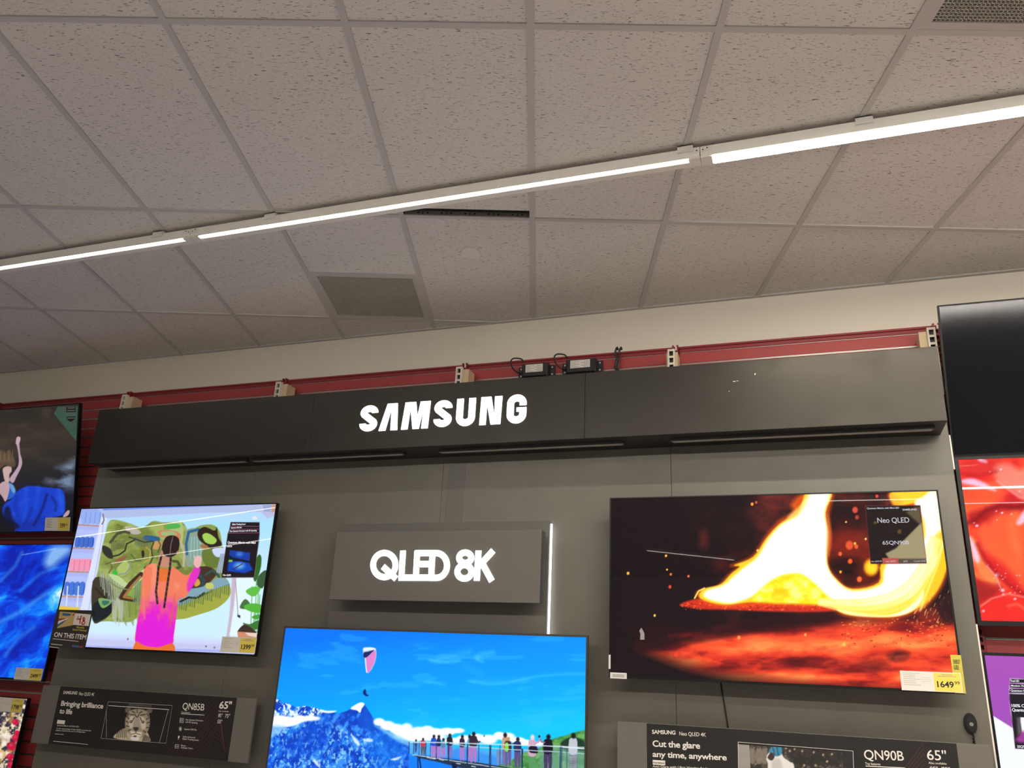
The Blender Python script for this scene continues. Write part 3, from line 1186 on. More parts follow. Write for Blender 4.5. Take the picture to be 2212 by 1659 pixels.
    p.line(f, [(800, 600), (760, 640), (790, 655)], 9, (120, 170, 70))
    for k in range(9):
        p.line(f, [(795 + k * 6, 560), (785 + k * 6, 690)], 5, (95, 122, 92) if k % 2 else (130, 152, 112), .8)
    for pts, wd, c_ in (([(690, 225), (720, 240), (700, 262), (660, 275)], 6, (96, 104, 58)), ([(620, 460), (650, 450), (660, 480), (640, 510)], 7, (104, 84, 60)), ([(905, 330), (890, 370), (900, 420), (880, 460), (850, 480)], 8, (58, 62, 44)),
                         ([(860, 360), (885, 380), (880, 430), (850, 450)], 7, (196, 166, 70)), ([(770, 400), (800, 440), (830, 440)], 7, (86, 96, 50)), ([(560, 600), (600, 640), (620, 660)], 8, (36, 32, 26)), ([(920, 300), (945, 345), (930, 390)], 8, (70, 90, 60)),
                         ([(1010, 440), (1045, 445), (1060, 475), (1030, 490)], 16, (70, 78, 44)), ([(1065, 330), (1085, 400), (1080, 470)], 14, (190, 176, 160)), ([(760, 300), (850, 330), (900, 325)], 8, (52, 56, 44)), ([(640, 560), (700, 600), (760, 610)], 8, (120, 132, 84)),
                         ([(1075, 640), (1110, 610), (1150, 600)], 8, (60, 90, 100)), ([(1100, 690), (1180, 655), (1250, 620), (1330, 600)], 7, (60, 72, 52)), ([(1225, 400), (1240, 440), (1285, 455)], 8, (150, 160, 84)), ([(1205, 480), (1235, 440)], 6, (70, 84, 40))):
        p.line(f, pts, wd, c_, .9)
    # right hand of the tapestry
    S(f, [(1095, 265), (1160, 250), (1195, 300), (1185, 400), (1150, 460), (1100, 470), (1088, 380)], (140, 160, 140))
    p.line(f, [(1170, 255), (1110, 270), (1095, 340), (1100, 400)], 16, (50, 100, 140))
    for k in range(9):
        p.line(f, [(1120 + k * 8, 300), (1108 + k * 11, 420 + (k % 3) * 12)], 6, (150, 190, 190) if k % 2 else (120, 165, 160), .9)
    S(f, [(1165, 265), (1205, 240), (1262, 262), (1275, 240), (1285, 300), (1305, 345), (1255, 372), (1200, 340), (1168, 310)], (48, 34, 28))
    S(f, [(1190, 292), (1212, 276), (1245, 288), (1275, 318), (1255, 342), (1210, 332)], (160, 205, 90))
    S(f, [(1180, 345), (1220, 350), (1225, 372), (1185, 362)], (165, 110, 65))
    S(f, [(1200, 375), (1300, 390), (1290, 470), (1225, 480), (1190, 430)], (104, 122, 54))
    S(f, [(1250, 370), (1320, 365), (1320, 410), (1270, 415)], (200, 215, 245))
    for k in range(7):
        p.line(f, [(1300 + k * 4, 400), (1272 + k * 6, 510)], 6, (176, 192, 215) if k % 2 else (130, 150, 170), .9)
    S(f, [(1160, 480), (1230, 475), (1275, 510), (1240, 560), (1190, 590), (1130, 630), (1110, 600), (1150, 540)], (70, 48, 36))
    p.line(f, [(1210, 520), (1250, 495), (1280, 520), (1295, 550)], 14, (50, 82, 76))
    S(f, [(1140, 560), (1165, 545), (1178, 575), (1150, 592)], (205, 165, 60))
    p.line(f, [(1175, 520), (1200, 560), (1180, 600), (1130, 625)], 18, (38, 72, 84))
    S(f, [(1060, 620), (1200, 590), (1280, 540), (1345, 560), (1330, 620), (1240, 610), (1120, 690), (1050, 700)], (128, 165, 180))
    S(f, [(1212, 572), (1250, 572), (1255, 600), (1215, 602)], (200, 200, 105))
    p.line(f, [(1060, 680), (1110, 655), (1160, 660), (1200, 630)], 12, (34, 34, 30))
    S(f, [(1040, 720), (1120, 680), (1230, 630), (1290, 595), (1350, 590), (1350, 650), (1280, 715), (1180, 752), (1060, 782)], (160, 168, 66))
    for k in range(24):
        x = 1060 + k * 12.5
        y = 700 - k * 4.6
        p.line(f, [(x, y - 18), (x - 4, y + 22 + (k % 4) * 8)], 6, (74, 100, 72) if k % 2 else (98, 122, 66), .8)
    # frame post on the right
    p.poly(f, [(1365, 540), (1392, 540), (1370, 800), (1335, 960), (1320, 960), (1350, 760)], (200, 180, 200), soft=3)
    p.poly(f, [(1392, 540), (1520, 500), (1500, 880), (1350, 880), (1378, 700)], (226, 246, 255), soft=3)
    p.line(f, [(1385, 560), (1395, 680), (1400, 760)], 5, (175, 140, 150))
    p.poly(f, [(1398, 755), (1415, 762), (1413, 778), (1396, 768)], (30, 45, 90))
    # lower ledge
    p.poly(f, [(505, 898), (1330, 938), (1320, 978), (500, 965)], (196, 200, 240), soft=5)
    p.line(f, [(500, 944), (1330, 972)], 10, (150, 160, 240), .8, 3)
    for x, y in ((752, 900), (1212, 943), (1262, 950)):
        p.spot(f, x, y, 6, 8, (130, 110, 130))
    # plant
    S(f, [(1495, 470), (1520, 405), (1538, 420), (1532, 490), (1505, 560), (1490, 540)], (50, 100, 40))
    S(f, [(1510, 580), (1520, 530), (1560, 495), (1575, 520), (1545, 600)], (58, 92, 55))
    for x, yb, yt in ((1475, 850, 590), (1500, 850, 560), (1512, 860, 600), (1490, 860, 700), (1520, 850, 640)):
        p.line(f, [(x, yb), (x + 8, yt)], 6, (120, 190, 120))
    S(f, [(1445, 618), (1490, 592), (1532, 600), (1510, 640), (1480, 648)], (96, 190, 70))
    S(f, [(1410, 715), (1440, 665), (1470, 690), (1455, 722)], (70, 112, 66))
    S(f, [(1435, 705), (1480, 690), (1540, 700), (1532, 742), (1500, 745), (1450, 728)], (84, 180, 60))
    S(f, [(1480, 770), (1520, 755), (1535, 765), (1510, 785)], (74, 160, 60))
    S(f, [(1430, 805), (1470, 812), (1520, 790), (1535, 830), (1500, 845), (1450, 835)], (60, 120, 50))
    S(f, [(1400, 850), (1440, 815), (1500, 850), (1500, 865), (1410, 865)], (60, 46, 36))
    p.poly(f, [(1395, 856), (1512, 864), (1510, 900), (1402, 900)], (206, 140, 104))
    p.poly(f, [(1440, 862), (1512, 866), (1511, 890), (1460, 880)], (235, 225, 215), .8)
    # upper right pot
    p.poly(f, [(1530, 110), (1630, 105), (1625, 175), (1570, 190), (1535, 150)], (186, 190, 225), soft=4)
    p.poly(f, [(1545, 110), (1600, 108), (1590, 150), (1552, 150)], (150, 165, 205), soft=3)
    p.poly(f, [(1600, 107), (1632, 105), (1628, 150), (1596, 155)], (200, 150, 130), soft=3)
    p.smooth(f, [(1480, 190), (1500, 175), (1515, 190), (1495, 198)], (225, 230, 240))
    # the weaver, seen from behind
    S(f, [(862, 470), (900, 455), (940, 462), (1010, 470), (1055, 500), (1080, 520), (1110, 520), (1150, 478), (1175, 485), (1165, 530), (1128, 590), (1095, 650), (1048, 672), (1038, 760), (1022, 880), (1016, 925), (930, 950), (850, 942), (795, 915), (802, 830), (822, 720), (832, 610), (840, 520)], (240, 125, 95), soft=2)
    body = p.mask([f(*q) for q in [(862, 470), (900, 455), (940, 462), (1010, 470), (1055, 500), (1080, 520), (1110, 520), (1150, 478), (1175, 485), (1165, 530), (1128, 590), (1095, 650), (1048, 672), (1038, 760), (1022, 880), (1016, 925), (930, 950), (850, 942), (795, 915), (802, 830), (822, 720), (832, 610), (840, 520)]])
    ny = (p.v - f(0, 640)[1]) / (f(0, 840)[1] - f(0, 640)[1])
    nn = fbm(p.u * .06, p.v * .03, 4, 4)
    p.mix(body * np.clip(ny * 1.3 + (nn - .5) * 1.6, 0, 1), (226, 28, 215))
    p.mix(body * np.clip((nn - .55) * 3, 0, .5) * (ny < .2), (250, 165, 130))
    S(f, [(1100, 580), (1120, 520), (1150, 475), (1178, 482), (1165, 535), (1130, 600), (1105, 620)], (225, 40, 205), .9, 4)
    S(f, [(1140, 440), (1160, 412), (1185, 420), (1182, 460), (1165, 482), (1145, 470)], (232, 180, 175))
    for k in range(4):
        p.line(f, [(1146 + k * 10, 430), (1143 + k * 11, 412)], 6, (232, 185, 180))
    p.line(f, [(845, 600), (850, 780)], 14, (245, 150, 95), .45, 4)
    p.line(f, [(1030, 640), (1000, 830)], 10, (205, 110, 60), .6, 4)
    S(f, [(800, 915), (850, 938), (930, 948), (1015, 925), (1010, 985), (800, 985)], (232, 110, 50))
    S(f, [(940, 400), (1000, 400), (1010, 470), (975, 490), (935, 478)], (196, 140, 115))
    p.line(f, [(925, 470), (965, 488), (1010, 478)], 10, (60, 190, 60))
    p.poly(f, [(930, 478), (1000, 484), (985, 560), (935, 560)], (228, 110, 40), .8, 3)
    S(f, [(960, 330), (980, 298), (1020, 290), (1052, 310), (1055, 355), (1038, 400), (1000, 418), (965, 405), (952, 370)], (44, 30, 30))
    p.line(f, [(1018, 295), (1005, 345), (1000, 400)], 3, (170, 130, 120))
    p.spot(f, 952, 390, 9, 14, (190, 130, 110))
    p.spot(f, 1045, 392, 8, 12, (190, 130, 110))
    for pts in ([(950, 410), (932, 480), (925, 560), (918, 620), (926, 690)], [(1005, 415), (1000, 480), (988, 560), (978, 630), (966, 712)]):
        p.line(f, pts, 13, (50, 32, 34))
        for k in range(10):
            q = k / 10 * (len(pts) - 1)
            i = int(q)
            a = np.array(pts[i]) * (1 - (q - i)) + np.array(pts[min(i + 1, len(pts) - 1)]) * (q - i)
            p.line(f, [(a[0] - 4, a[1]), (a[0] + 4, a[1] + 9)], 3, (150, 130, 140), .7)
    # pop-up cards
    for q in ([(1357, 212), (1527, 213), (1527, 236), (1353, 236)], [(1353, 237), (1527, 237), (1527, 254), (1349, 255)], [(1349, 257), (1527, 254), (1527, 274), (1342, 275)], [(1340, 277), (1529, 274), (1496, 538), (1303, 538)]):
        p.poly(f, q, (26, 18, 24), .98)
    for q in ([(1353, 237), (1527, 237)], [(1347, 256), (1527, 254)], [(1340, 276), (1528, 274)]):
        p.line(f, q, 3, (150, 70, 95))
    p.line(f, [(1303, 538), (1496, 538), (1528, 276)], 3, (120, 110, 100))
    p.poly(f, [(1352, 376), (1472, 392), (1466, 460), (1345, 440)], (24, 60, 160))
    p.spot(f, 1410, 400, 30, 22, (70, 140, 235), .9, .9)
    p.poly(f, [(1350, 405), (1370, 420), (1466, 440), (1466, 452), (1348, 438)], (14, 26, 50))
    p.poly(f, [(1345, 440), (1466, 455), (1488, 492), (1440, 512), (1338, 500)], (20, 70, 190), soft=4)
    p.spot(f, 1408, 468, 44, 30, (120, 200, 255), .95, .9)
    p.line(f, [(1370, 490), (1425, 458)], 5, (70, 25, 30))
    p.poly(f, [(1346, 434), (1368, 434), (1366, 446), (1344, 446)], (130, 200, 60))


EX, EZ = Vector((1, 0, 0)), Vector((0, 0, 1))
TW_, TH_ = 1.4467, .8295
t_l, s_l = tv('television showing a weaver in a pink and orange top before a green tapestry', (-4.2358, YT, .0309 + EYE), EX, EZ, TW_, TH_, weaving, (.0038, .0030), back=.07)
LN = ((('Object Tracking Sound', (1364, 229), (1443, 228), 9, 1), ('Quantum HDR 24x', (1358, 249), (1422, 247), 8, 1), ('Neo Quantum Processor with 4K Upscaling', (1351, 269), (1510, 265), 8, 1),
                          ('Quantum Matrix with Mini', (1338, 338), (1503, 339), 13, 1), ('LEDs', (1334, 358), (1364, 359), 12, 1), ('Neo QLED', (1311, 528), (1358, 529), 10, 1)), c1, YT + .0035)
M_sctext = glow('on_screen_white', (.95, .95, 1), .95)
lines(*LN, M_sctext, s_l, 'on_screen_text')


# ---- mountain scene
def alps(p):
    vy = (p.v - 1352) / (1600 - 1352)
    noise_col(p, [(0, (0, 116, 255)), (.25, (0, 142, 255)), (.55, (0, 158, 252)), (.8, (0, 178, 250)), (1, (10, 196, 245))], vy + (p.u - 900) / 2200)
    f = c6
    n = fbm(p.u * .012, p.v * .05, 4, 3)
    p.mix(np.clip((n - .60) * 3, 0, .25), (90, 200, 255))
    for pts, wd, a in (([(1118, 262), (1160, 270), (1220, 274), (1270, 270), (1310, 264)], 14, .8), ([(1175, 255), (1240, 240), (1320, 222), (1380, 206)], 26, .5), ([(1425, 236), (1460, 222), (1530, 212)], 22, .7), ([(1425, 256), (1460, 268)], 16, .7),
                       ([(1370, 395), (1500, 418), (1620, 412), (1720, 385), (1860, 362), (2000, 352), (2125, 350)], 12, .55), ([(1400, 400), (1560, 400), (1760, 390)], 22, .3), ([(1190, 525), (1330, 520)], 14, .3), ([(975, 585), (1050, 588)], 10, .5), ([(1090, 400), (1210, 415)], 12, .35), ([(1350, 300), (1450, 350)], 30, .22)):
        p.line(f, pts, wd, (130, 218, 255), a * .62, wd * .6)
    # far ridge and slopes
    ridge = [(85, 510), (110, 508), (150, 535), (200, 550), (240, 568), (300, 560), (360, 572), (400, 582), (450, 600), (520, 610), (580, 590), (630, 555), (668, 536), (690, 552), (715, 590), (745, 640), (760, 665), (800, 700), (850, 715), (900, 760), (940, 790), (985, 800), (1000, 1420), (-60, 1420)]
    p.poly(f, ridge, (18, 96, 225), soft=1.5)
    m = p.mask([f(*q) for q in ridge], 1.5)
    rk = fbm(p.u * .10 + p.v * .05, p.v * .07 - p.u * .03, 5, 21)
    rk2 = fbm(p.u * .22, p.v * .16, 4, 8)
    p.mix(m * np.clip((.50 - rk) * 7, 0, .75), (4, 52, 178))
    p.mix(m * np.clip((rk - .55) * 7, 0, .65), (74, 168, 246))
    sn = p.mask([f(*q) for q in [(85, 500), (470, 585), (330, 650), (180, 640), (90, 640)]], 10)
    p.mix(m * sn * np.clip((rk2 - .50) * 9, 0, .95), (235, 248, 255))
    lo = p.mask([f(*q) for q in [(30, 700), (300, 640), (560, 700), (800, 780), (960, 900), (900, 1420), (-60, 1420)]], 20)
    p.mix(m * lo * np.clip((rk2 - .56) * 7, 0, .8), (150, 215, 250))
    p.smooth(f, [(90, 630), (140, 622), (220, 632), (300, 625), (390, 632), (385, 655), (300, 662), (230, 690), (150, 700), (80, 690)], (250, 253, 255), .97, 4)
    p.smooth(f, [(80, 690), (180, 700), (120, 740), (75, 760)], (150, 210, 255), .8, 8)
    p.smooth(f, [(598, 578), (630, 552), (668, 537), (690, 550), (672, 575), (660, 605), (640, 590)], (255, 255, 255), 1, 2)
    p.smooth(f, [(395, 582), (440, 592), (505, 592), (470, 606), (410, 600)], (240, 250, 255), .95, 2)
    p.poly(f, [(690, 552), (715, 590), (745, 640), (752, 690), (720, 720), (660, 700), (640, 650), (672, 600)], (10, 76, 205), .85, 4)
    p.poly(f, [(290, 700), (400, 660), (460, 700), (430, 830), (250, 900), (120, 860)], (6, 70, 205), .55, 20)
    p.poly(f, [(740, 700), (880, 760), (960, 850), (900, 990), (760, 990), (700, 820)], (14, 110, 232), .6, 20)
    for pts in ([(345, 900), (385, 930), (400, 965), (370, 945)], [(600, 745), (640, 780), (660, 820), (625, 800)], [(680, 775), (735, 775), (740, 795), (690, 792)], [(860, 910), (930, 890), (900, 915)]):
        p.smooth(f, pts, (235, 248, 255), .85, 3, noise=.4)
    for k in range(28):
        x, y = 120 + (k * 97) % 700, 690 + (k * 53) % 270
        p.line(f, [(x, y), (x + 22 - (k % 3) * 18, y + 26 + (k % 5) * 6)], 3 + k % 3, (165, 220, 252), .55, 1.5)
    # clouds
    for x, y, rx, ry in ((785, 665, 45, 30), (840, 690, 60, 38), (900, 712, 60, 42), (965, 712, 50, 46), (940, 750, 70, 38), (1040, 730, 60, 40), (1100, 720, 55, 36), (1150, 735, 70, 36), (1230, 728, 70, 30), (1300, 722, 52, 20), (1010, 770, 80, 30), (1130, 765, 120, 30),
                         (1340, 775, 60, 28), (1420, 770, 70, 34), (1500, 780, 70, 38), (1570, 755, 45, 30), (1625, 765, 60, 36), (1690, 785, 60, 26), (1740, 800, 50, 24), (1280, 790, 90, 26), (1840, 810, 60, 20)):
        p.spot(f, x, y, rx, ry, (252, 254, 255), .97, .35)
    p.smooth(f, [(760, 690), (980, 790), (1000, 830), (900, 790), (820, 735)], (130, 205, 250), .8, 6)
    # valley right of the mountain
    p.poly(f, [(985, 795), (1260, 830), (1420, 840), (1500, 850), (1700, 850), (1900, 810), (2140, 800), (2140, 1420), (980, 1420)], (84, 170, 245), .92, 6)
    p.poly(f, [(1250, 850), (1330, 830), (1430, 860), (1560, 890), (1700, 960), (1500, 1100), (1200, 1420)], (54, 140, 235), .8, 8)
    p.poly(f, [(980, 880), (1250, 900), (1500, 950), (1500, 1420), (960, 1420)], (10, 120, 250), .9, 8)
    # green hillside
    hill = [(1630, 930), (1720, 870), (1830, 840), (1920, 775), (2000, 755), (2060, 735), (2140, 715), (2140, 1420), (1300, 1420), (1560, 950)]
    p.poly(f, hill, (78, 150, 76), 1, 3)
    hm = p.mask([f(*q) for q in hill], 3)
    p.mix(hm * np.clip((fbm(p.u * .07, p.v * .12, 4, 5) - .5) * 4, 0, .6), (44, 112, 40))
    p.mix(hm * np.clip((fbm(p.u * .05, p.v * .1, 4, 9) - .55) * 5, 0, .6), (134, 190, 110))
    p.smooth(f, [(1970, 810), (2010, 775), (2060, 765), (2125, 790), (2135, 850), (2100, 860), (2000, 850)], (22, 46, 34), .9, 4)
    p.poly(f, [(1830, 850), (1960, 820), (2130, 850), (2130, 1000), (1830, 1000)], (120, 165, 160), .55, 8)
    # bridge deck
    p.poly(f, [(1005, 878), (1060, 885), (1400, 925), (1700, 975), (2140, 1060), (2140, 1110), (1600, 1040), (1180, 930), (1040, 900)], (34, 50, 74), 1, 1.5)
    p.line(f, [(1005, 880), (1240, 915), (1500, 955), (1700, 985)], 5, (190, 205, 220))
    for x, y in ((1100, 898), (1130, 903), (1180, 910), (1290, 935), (1390, 955)):
        p.line(f, [(x, y), (x + 26, y + 5)], 5, (230, 235, 240), .9)
    p.line(f, [(1038, 900), (1044, 1300)], 7, (14, 26, 60))
    p.line(f, [(1048, 900), (1090, 1200)], 9, (14, 26, 60))
    p.poly(f, [(1260, 935), (1300, 940), (1285, 985), (1265, 985)], (14, 26, 60))
    # people
    g = c7

    def person(x, head, yb, w, top, legs, waist=.45, hair=(34, 26, 40)):
        H = yb - head
        r = H * .075 + 3
        p.smooth(g, [(x - w * .42, head + H * waist), (x - w * .40, yb), (x - w * .08, yb), (x, head + H * (waist + .12)), (x + w * .1, yb), (x + w * .40, yb), (x + w * .42, head + H * waist)], legs, 1, .8)
        p.smooth(g, [(x - w * .22, head + r * 1.7), (x - w * .5, head + r * 2.6), (x - w * .48, head + H * (waist + .04)), (x + w * .48, head + H * (waist + .04)), (x + w * .5, head + r * 2.6), (x + w * .22, head + r * 1.7)], top, 1, .8)
        p.spot(g, x + w * .05, head + r, r * .95, r * 1.2, hair, 1, .5)
    pk = (172, 120, 196)
    person(203, 298, 448, 30, (40, 70, 130), (60, 80, 150))
    person(282, 282, 470, 52, (205, 50, 80), (90, 90, 110))
    person(405, 245, 500, 62, (30, 80, 200), pk)
    person(462, 248, 505, 44, (24, 40, 90), pk)
    person(514, 284, 502, 44, (90, 130, 170), pk)
    person(586, 232, 505, 64, (36, 28, 52), (130, 110, 190))
    person(728, 246, 528, 56, (52, 34, 66), pk)
    person(812, 245, 540, 44, (80, 150, 190), pk)
    person(856, 212, 545, 84, (52, 36, 52), pk)
    p.line(g, [(890, 300), (915, 335), (930, 325)], 16, (52, 36, 52))
    person(1148, 392, 580, 56, (110, 140, 190), (120, 140, 190), hair=(120, 140, 180))
    person(1215, 222, 590, 62, (205, 155, 120), (118, 110, 160))
    person(1250, 270, 592, 76, (52, 34, 60), (100, 92, 150), hair=(190, 150, 90))
    p.smooth(g, [(1215, 350), (1250, 345), (1255, 430), (1215, 430)], (130, 215, 60), 1, 1)
    person(1358, 272, 605, 78, (36, 46, 92), (88, 76, 130))
    p.line(g, [(1305, 350), (1340, 330)], 14, (36, 46, 92))
    person(1525, 245, 640, 84, (205, 165, 190), (86, 150, 92), .56, (230, 215, 215))
    p.smooth(g, [(1490, 385), (1570, 375), (1590, 455), (1500, 450)], (26, 18, 40), 1, 1)
    p.line(g, [(1560, 350), (1600, 330), (1615, 290)], 15, (200, 150, 180))
    person(1705, 240, 650, 100, (20, 14, 34), (70, 56, 98), .48, (30, 16, 30))
    p.line(g, [(1665, 335), (1632, 330), (1620, 295)], 17, (150, 110, 150))
    p.spot(g, 1606, 268, 16, 18, (30, 40, 90))
    person(1990, 225, 660, 92, (190, 196, 205), (150, 160, 170), .5, (28, 20, 26))
    for k in range(9):
        p.line(g, [(1950, 480 + k * 18), (2040, 490 + k * 18)], 5, (62, 52, 84), .8)
    p.spot(g, 978, 262, 7, 14, (40, 40, 70))
    # railings
    p.line(g, [(130, 335), (560, 338), (1000, 355), (1400, 368), (1750, 378), (2115, 395)], 11, (205, 225, 235))
    p.line(g, [(580, 345), (800, 382), (1200, 412), (1600, 432), (1850, 445), (2115, 465)], 10, (176, 205, 215))
    p.line(g, [(1840, 385), (2115, 408)], 8, (230, 235, 235))
    for x, y0, y1, wd in ((126, 335, 460, 9), (178, 340, 465, 8), (240, 340, 475, 8), (316, 340, 490, 10), (368, 345, 495, 6), (436, 345, 520, 9), (576, 345, 545, 16), (790, 360, 580, 15), (918, 362, 550, 8), (1045, 370, 610, 14), (1058, 370, 610, 6), (1160, 370, 600, 6), (1413, 415, 640, 18), (1845, 390, 640, 12), (1862, 390, 640, 8), (1920, 400, 640, 6)):
        p.line(g, [(x, y0), (x - 3, y1)], wd, (30, 52, 98))
    # glider
    p.smooth(f, [(680, 182), (710, 176), (745, 178), (765, 195), (766, 240), (752, 290), (725, 335), (703, 343), (695, 300), (690, 245), (682, 240)], (176, 190, 230), 1, 1.2)
    p.smooth(f, [(693, 245), (715, 225), (755, 200), (762, 230), (748, 285), (722, 332), (705, 340), (698, 300)], (222, 130, 205), 1, 1.5)
    p.smooth(f, [(682, 184), (720, 178), (755, 182), (762, 192), (720, 196), (685, 202)], (225, 240, 250), 1, 1.2)
    p.smooth(f, [(684, 212), (715, 204), (752, 194), (735, 212), (705, 240), (684, 242)], (20, 40, 96), 1, 1.2)
    p.line(f, [(694, 250), (698, 300), (704, 340)], 6, (235, 240, 250))
    p.smooth(f, [(678, 472), (690, 450), (700, 462), (700, 478), (714, 490), (712, 497), (690, 492)], (14, 36, 120), 1, 1)


t_c, s_c = tv('largest television, blue sky over snowy mountains with people on a viewing bridge', (-2.632, YT, .192 - .945 + EYE), EX, EZ, 1.663, .945, alps, (.0030, .0030), frame_mat=M_silver, bz=(.008, .008, .016, .010), back=.07, strength=1.05)


# ---- fire scene
def fire(p):
    f = c8
    p.c[:] = (20, 9, 12)
    n = fbm(p.u * .012, p.v * .018, 5, 2)
    n2 = fbm(p.u * .0075 + .3 * fbm(p.u * .02, p.v * .03, 3, 15), p.v * .028, 5, 7)
    right = np.clip((p.u - f(500, 0)[0]) / 420., 0, 1)
    p.mix(right * np.clip((n - .42) * 2.6, 0, .8), (92, 24, 20))
    p.mix(np.clip((n - .66) * 4, 0, .4) * right, (150, 56, 40))
    for x, y, rx, ry, c, a in ((1030, 150, 150, 130, (150, 50, 38), .9), (1440, 300, 120, 330, (120, 26, 12), .7), (1530, 480, 190, 170, (130, 32, 12), .8), (620, 340, 40, 70, (120, 34, 32), .6), (1000, 330, 80, 100, (120, 44, 36), .5), (720, 480, 60, 50, (80, 22, 20), .6)):
        p.mix(np.clip((1 - np.hypot((p.u - f(x, y)[0]) * 2.6976 / rx / 1.25, (p.v - f(x, y)[1]) * 2.6976 / ry / 1.25)) / .8, 0, 1) * a * np.clip(n * 2.6 - .55, 0, 1.15).clip(0, 1), c)
    # glowing bed
    bed = p.mask([f(*q) for q in [(330, 960), (600, 905), (900, 850), (1400, 810), (1800, 800), (2130, 820), (2150, 1240), (1500, 1210), (1100, 1180), (800, 1130), (500, 1060), (250, 960)]], 40)
    p.mix(bed * .95, cols(p, [(0, (60, 10, 10)), (.35, (130, 24, 22)), (.5, (205, 50, 30)), (.65, (240, 72, 38)), (.85, (252, 110, 55)), (1, (255, 140, 70))], (n2 - .5) * 1.45 + .62))
    edge = np.clip((p.v - f(0, 1020)[1] - (p.u - f(200, 0)[0]) * .12) / 70., 0, 1)
    p.mix(bed * edge * .72, (74, 12, 14))
    p.poly(f, [(200, 860), (330, 830), (700, 860), (900, 800), (1000, 760), (1400, 760), (1500, 800), (1300, 840), (1000, 860), (750, 900), (500, 940), (380, 980), (250, 990)], (34, 9, 12), .85, 18)
    p.smooth(f, [(1690, 1010), (1760, 985), (1820, 1005), (1790, 1040), (1720, 1045)], (56, 18, 18), .8, 12)
    p.smooth(f, [(1540, 1070), (1640, 1040), (1700, 1070), (1600, 1110)], (80, 22, 20), .6, 18)
    for k in range(170):
        x, y = 1420 + 640 * rng.random(), 800 + 170 * rng.random() ** 1.3
        p.spot(f, x, y, 3 + 9 * rng.random(), 2 + 4 * rng.random(), (255, 140, 60) if k % 3 else (120, 22, 14), .75, .6)
    for k in range(36):
        x, y = 420 + (k * 131) % 1500, 900 + (k * 67) % 160
        p.line(f, [(x, y), (x + 120, y - 10 - k % 20)], 16, (250, 92, 48) if k % 2 else (170, 30, 24), .3, 8)
    # log edge
    p.smooth(f, [(480, 722), (560, 688), (640, 690), (760, 712), (1000, 705), (1300, 712), (1400, 745), (1300, 760), (1000, 758), (800, 748), (620, 745)], (196, 46, 26), 1, 5)
    for k in range(150):
        x = 490 + 880 * rng.random()
        p.spot(f, x, 704 + 46 * rng.random(), 3 + 9 * rng.random(), 2 + 3.5 * rng.random(), (120, 18, 12) if k % 2 else (252, 118, 46), .7, .6)
    S = p.smooth
    # flames
    S(f, [(1215, 60), (1370, 60), (1350, 200), (1362, 330), (1345, 480), (1400, 570), (1480, 622), (1640, 580), (1650, 470), (1700, 300), (1780, 210), (1740, 130), (1695, 80), (1760, 40), (2000, 40), (2038, 330), (2050, 470), (1995, 640), (1885, 745), (1750, 795), (1600, 795), (1440, 780), (1300, 725), (900, 720), (740, 732), (600, 690), (585, 640), (690, 620), (760, 550), (820, 500), (780, 490), (900, 438), (980, 325), (1060, 232), (1140, 180), (1130, 130)], (240, 92, 14), .8, 12)
    S(f, [(1228, 60), (1366, 60), (1330, 180), (1345, 300), (1341, 480), (1400, 576), (1490, 626), (1640, 590), (1655, 480), (1760, 440), (1880, 250), (1880, 130), (1760, 140), (1705, 85), (1770, 40), (1997, 40), (2031, 330), (2042, 470), (1980, 635), (1870, 738), (1740, 787), (1600, 787), (1440, 772), (1320, 717), (930, 702), (740, 719), (602, 682), (618, 628), (720, 598), (780, 538), (830, 496), (800, 487), (910, 439), (985, 332), (1065, 246), (1160, 188), (1190, 130)], (255, 196, 40), 1, 4)
    S(f, [(1250, 66), (1354, 66), (1325, 180), (1341, 300), (1337, 475), (1392, 576), (1490, 638), (1650, 604), (1672, 520), (1700, 470), (1780, 452), (1900, 350), (1905, 230), (1850, 130), (1900, 90), (1975, 60), (2005, 330), (1985, 450), (1925, 560), (1850, 660), (1740, 712), (1560, 725), (1400, 705), (1330, 668), (1260, 600), (1190, 545), (1100, 545), (1010, 585), (930, 655), (800, 706), (700, 700), (625, 670), (640, 636), (735, 605), (800, 550), (860, 500), (935, 440), (1000, 335), (1074, 252), (1170, 196), (1200, 130)], (255, 255, 238), 1, 7)
    S(f, [(905, 692), (960, 622), (1060, 556), (1180, 540), (1270, 600), (1345, 672), (1400, 712), (1300, 718), (1180, 712), (1005, 705)], (255, 226, 30), .96, 9)
    S(f, [(1000, 690), (1080, 610), (1170, 585), (1240, 640), (1250, 690), (1100, 700)], (255, 238, 70), .8, 16)
    S(f, [(1015, 640), (1050, 620), (1100, 625), (1110, 655), (1050, 668)], (245, 180, 10), .8, 12)
    S(f, [(1340, 690), (1480, 735), (1600, 745), (1740, 730), (1850, 665), (1905, 590), (1930, 560), (1905, 640), (1850, 715), (1760, 760), (1600, 768), (1440, 750)], (255, 205, 40), .8, 10)
    S(f, [(1480, 690), (1600, 712), (1740, 690), (1820, 650), (1760, 715), (1620, 735), (1520, 725)], (255, 226, 90), .7, 10)
    S(f, [(1400, 745), (1600, 778), (1740, 768), (1850, 700), (1900, 630), (1890, 700), (1800, 772), (1640, 790), (1480, 778)], (255, 250, 215), .9, 5)
    S(f, [(1960, 330), (2032, 290), (2042, 460), (1992, 615), (1890, 738), (1935, 600), (1985, 470)], (255, 186, 30), .85, 10)
    p.line(f, [(2022, 320), (1990, 470), (1935, 610), (1882, 750)], 10, (255, 240, 140), .8, 5)
    p.line(f, [(1990, 300), (1960, 470), (1900, 600), (1840, 690)], 10, (255, 224, 90), .6, 5)
    p.line(f, [(568, 680), (590, 640), (625, 622)], 9, (255, 210, 90), 1, 2)
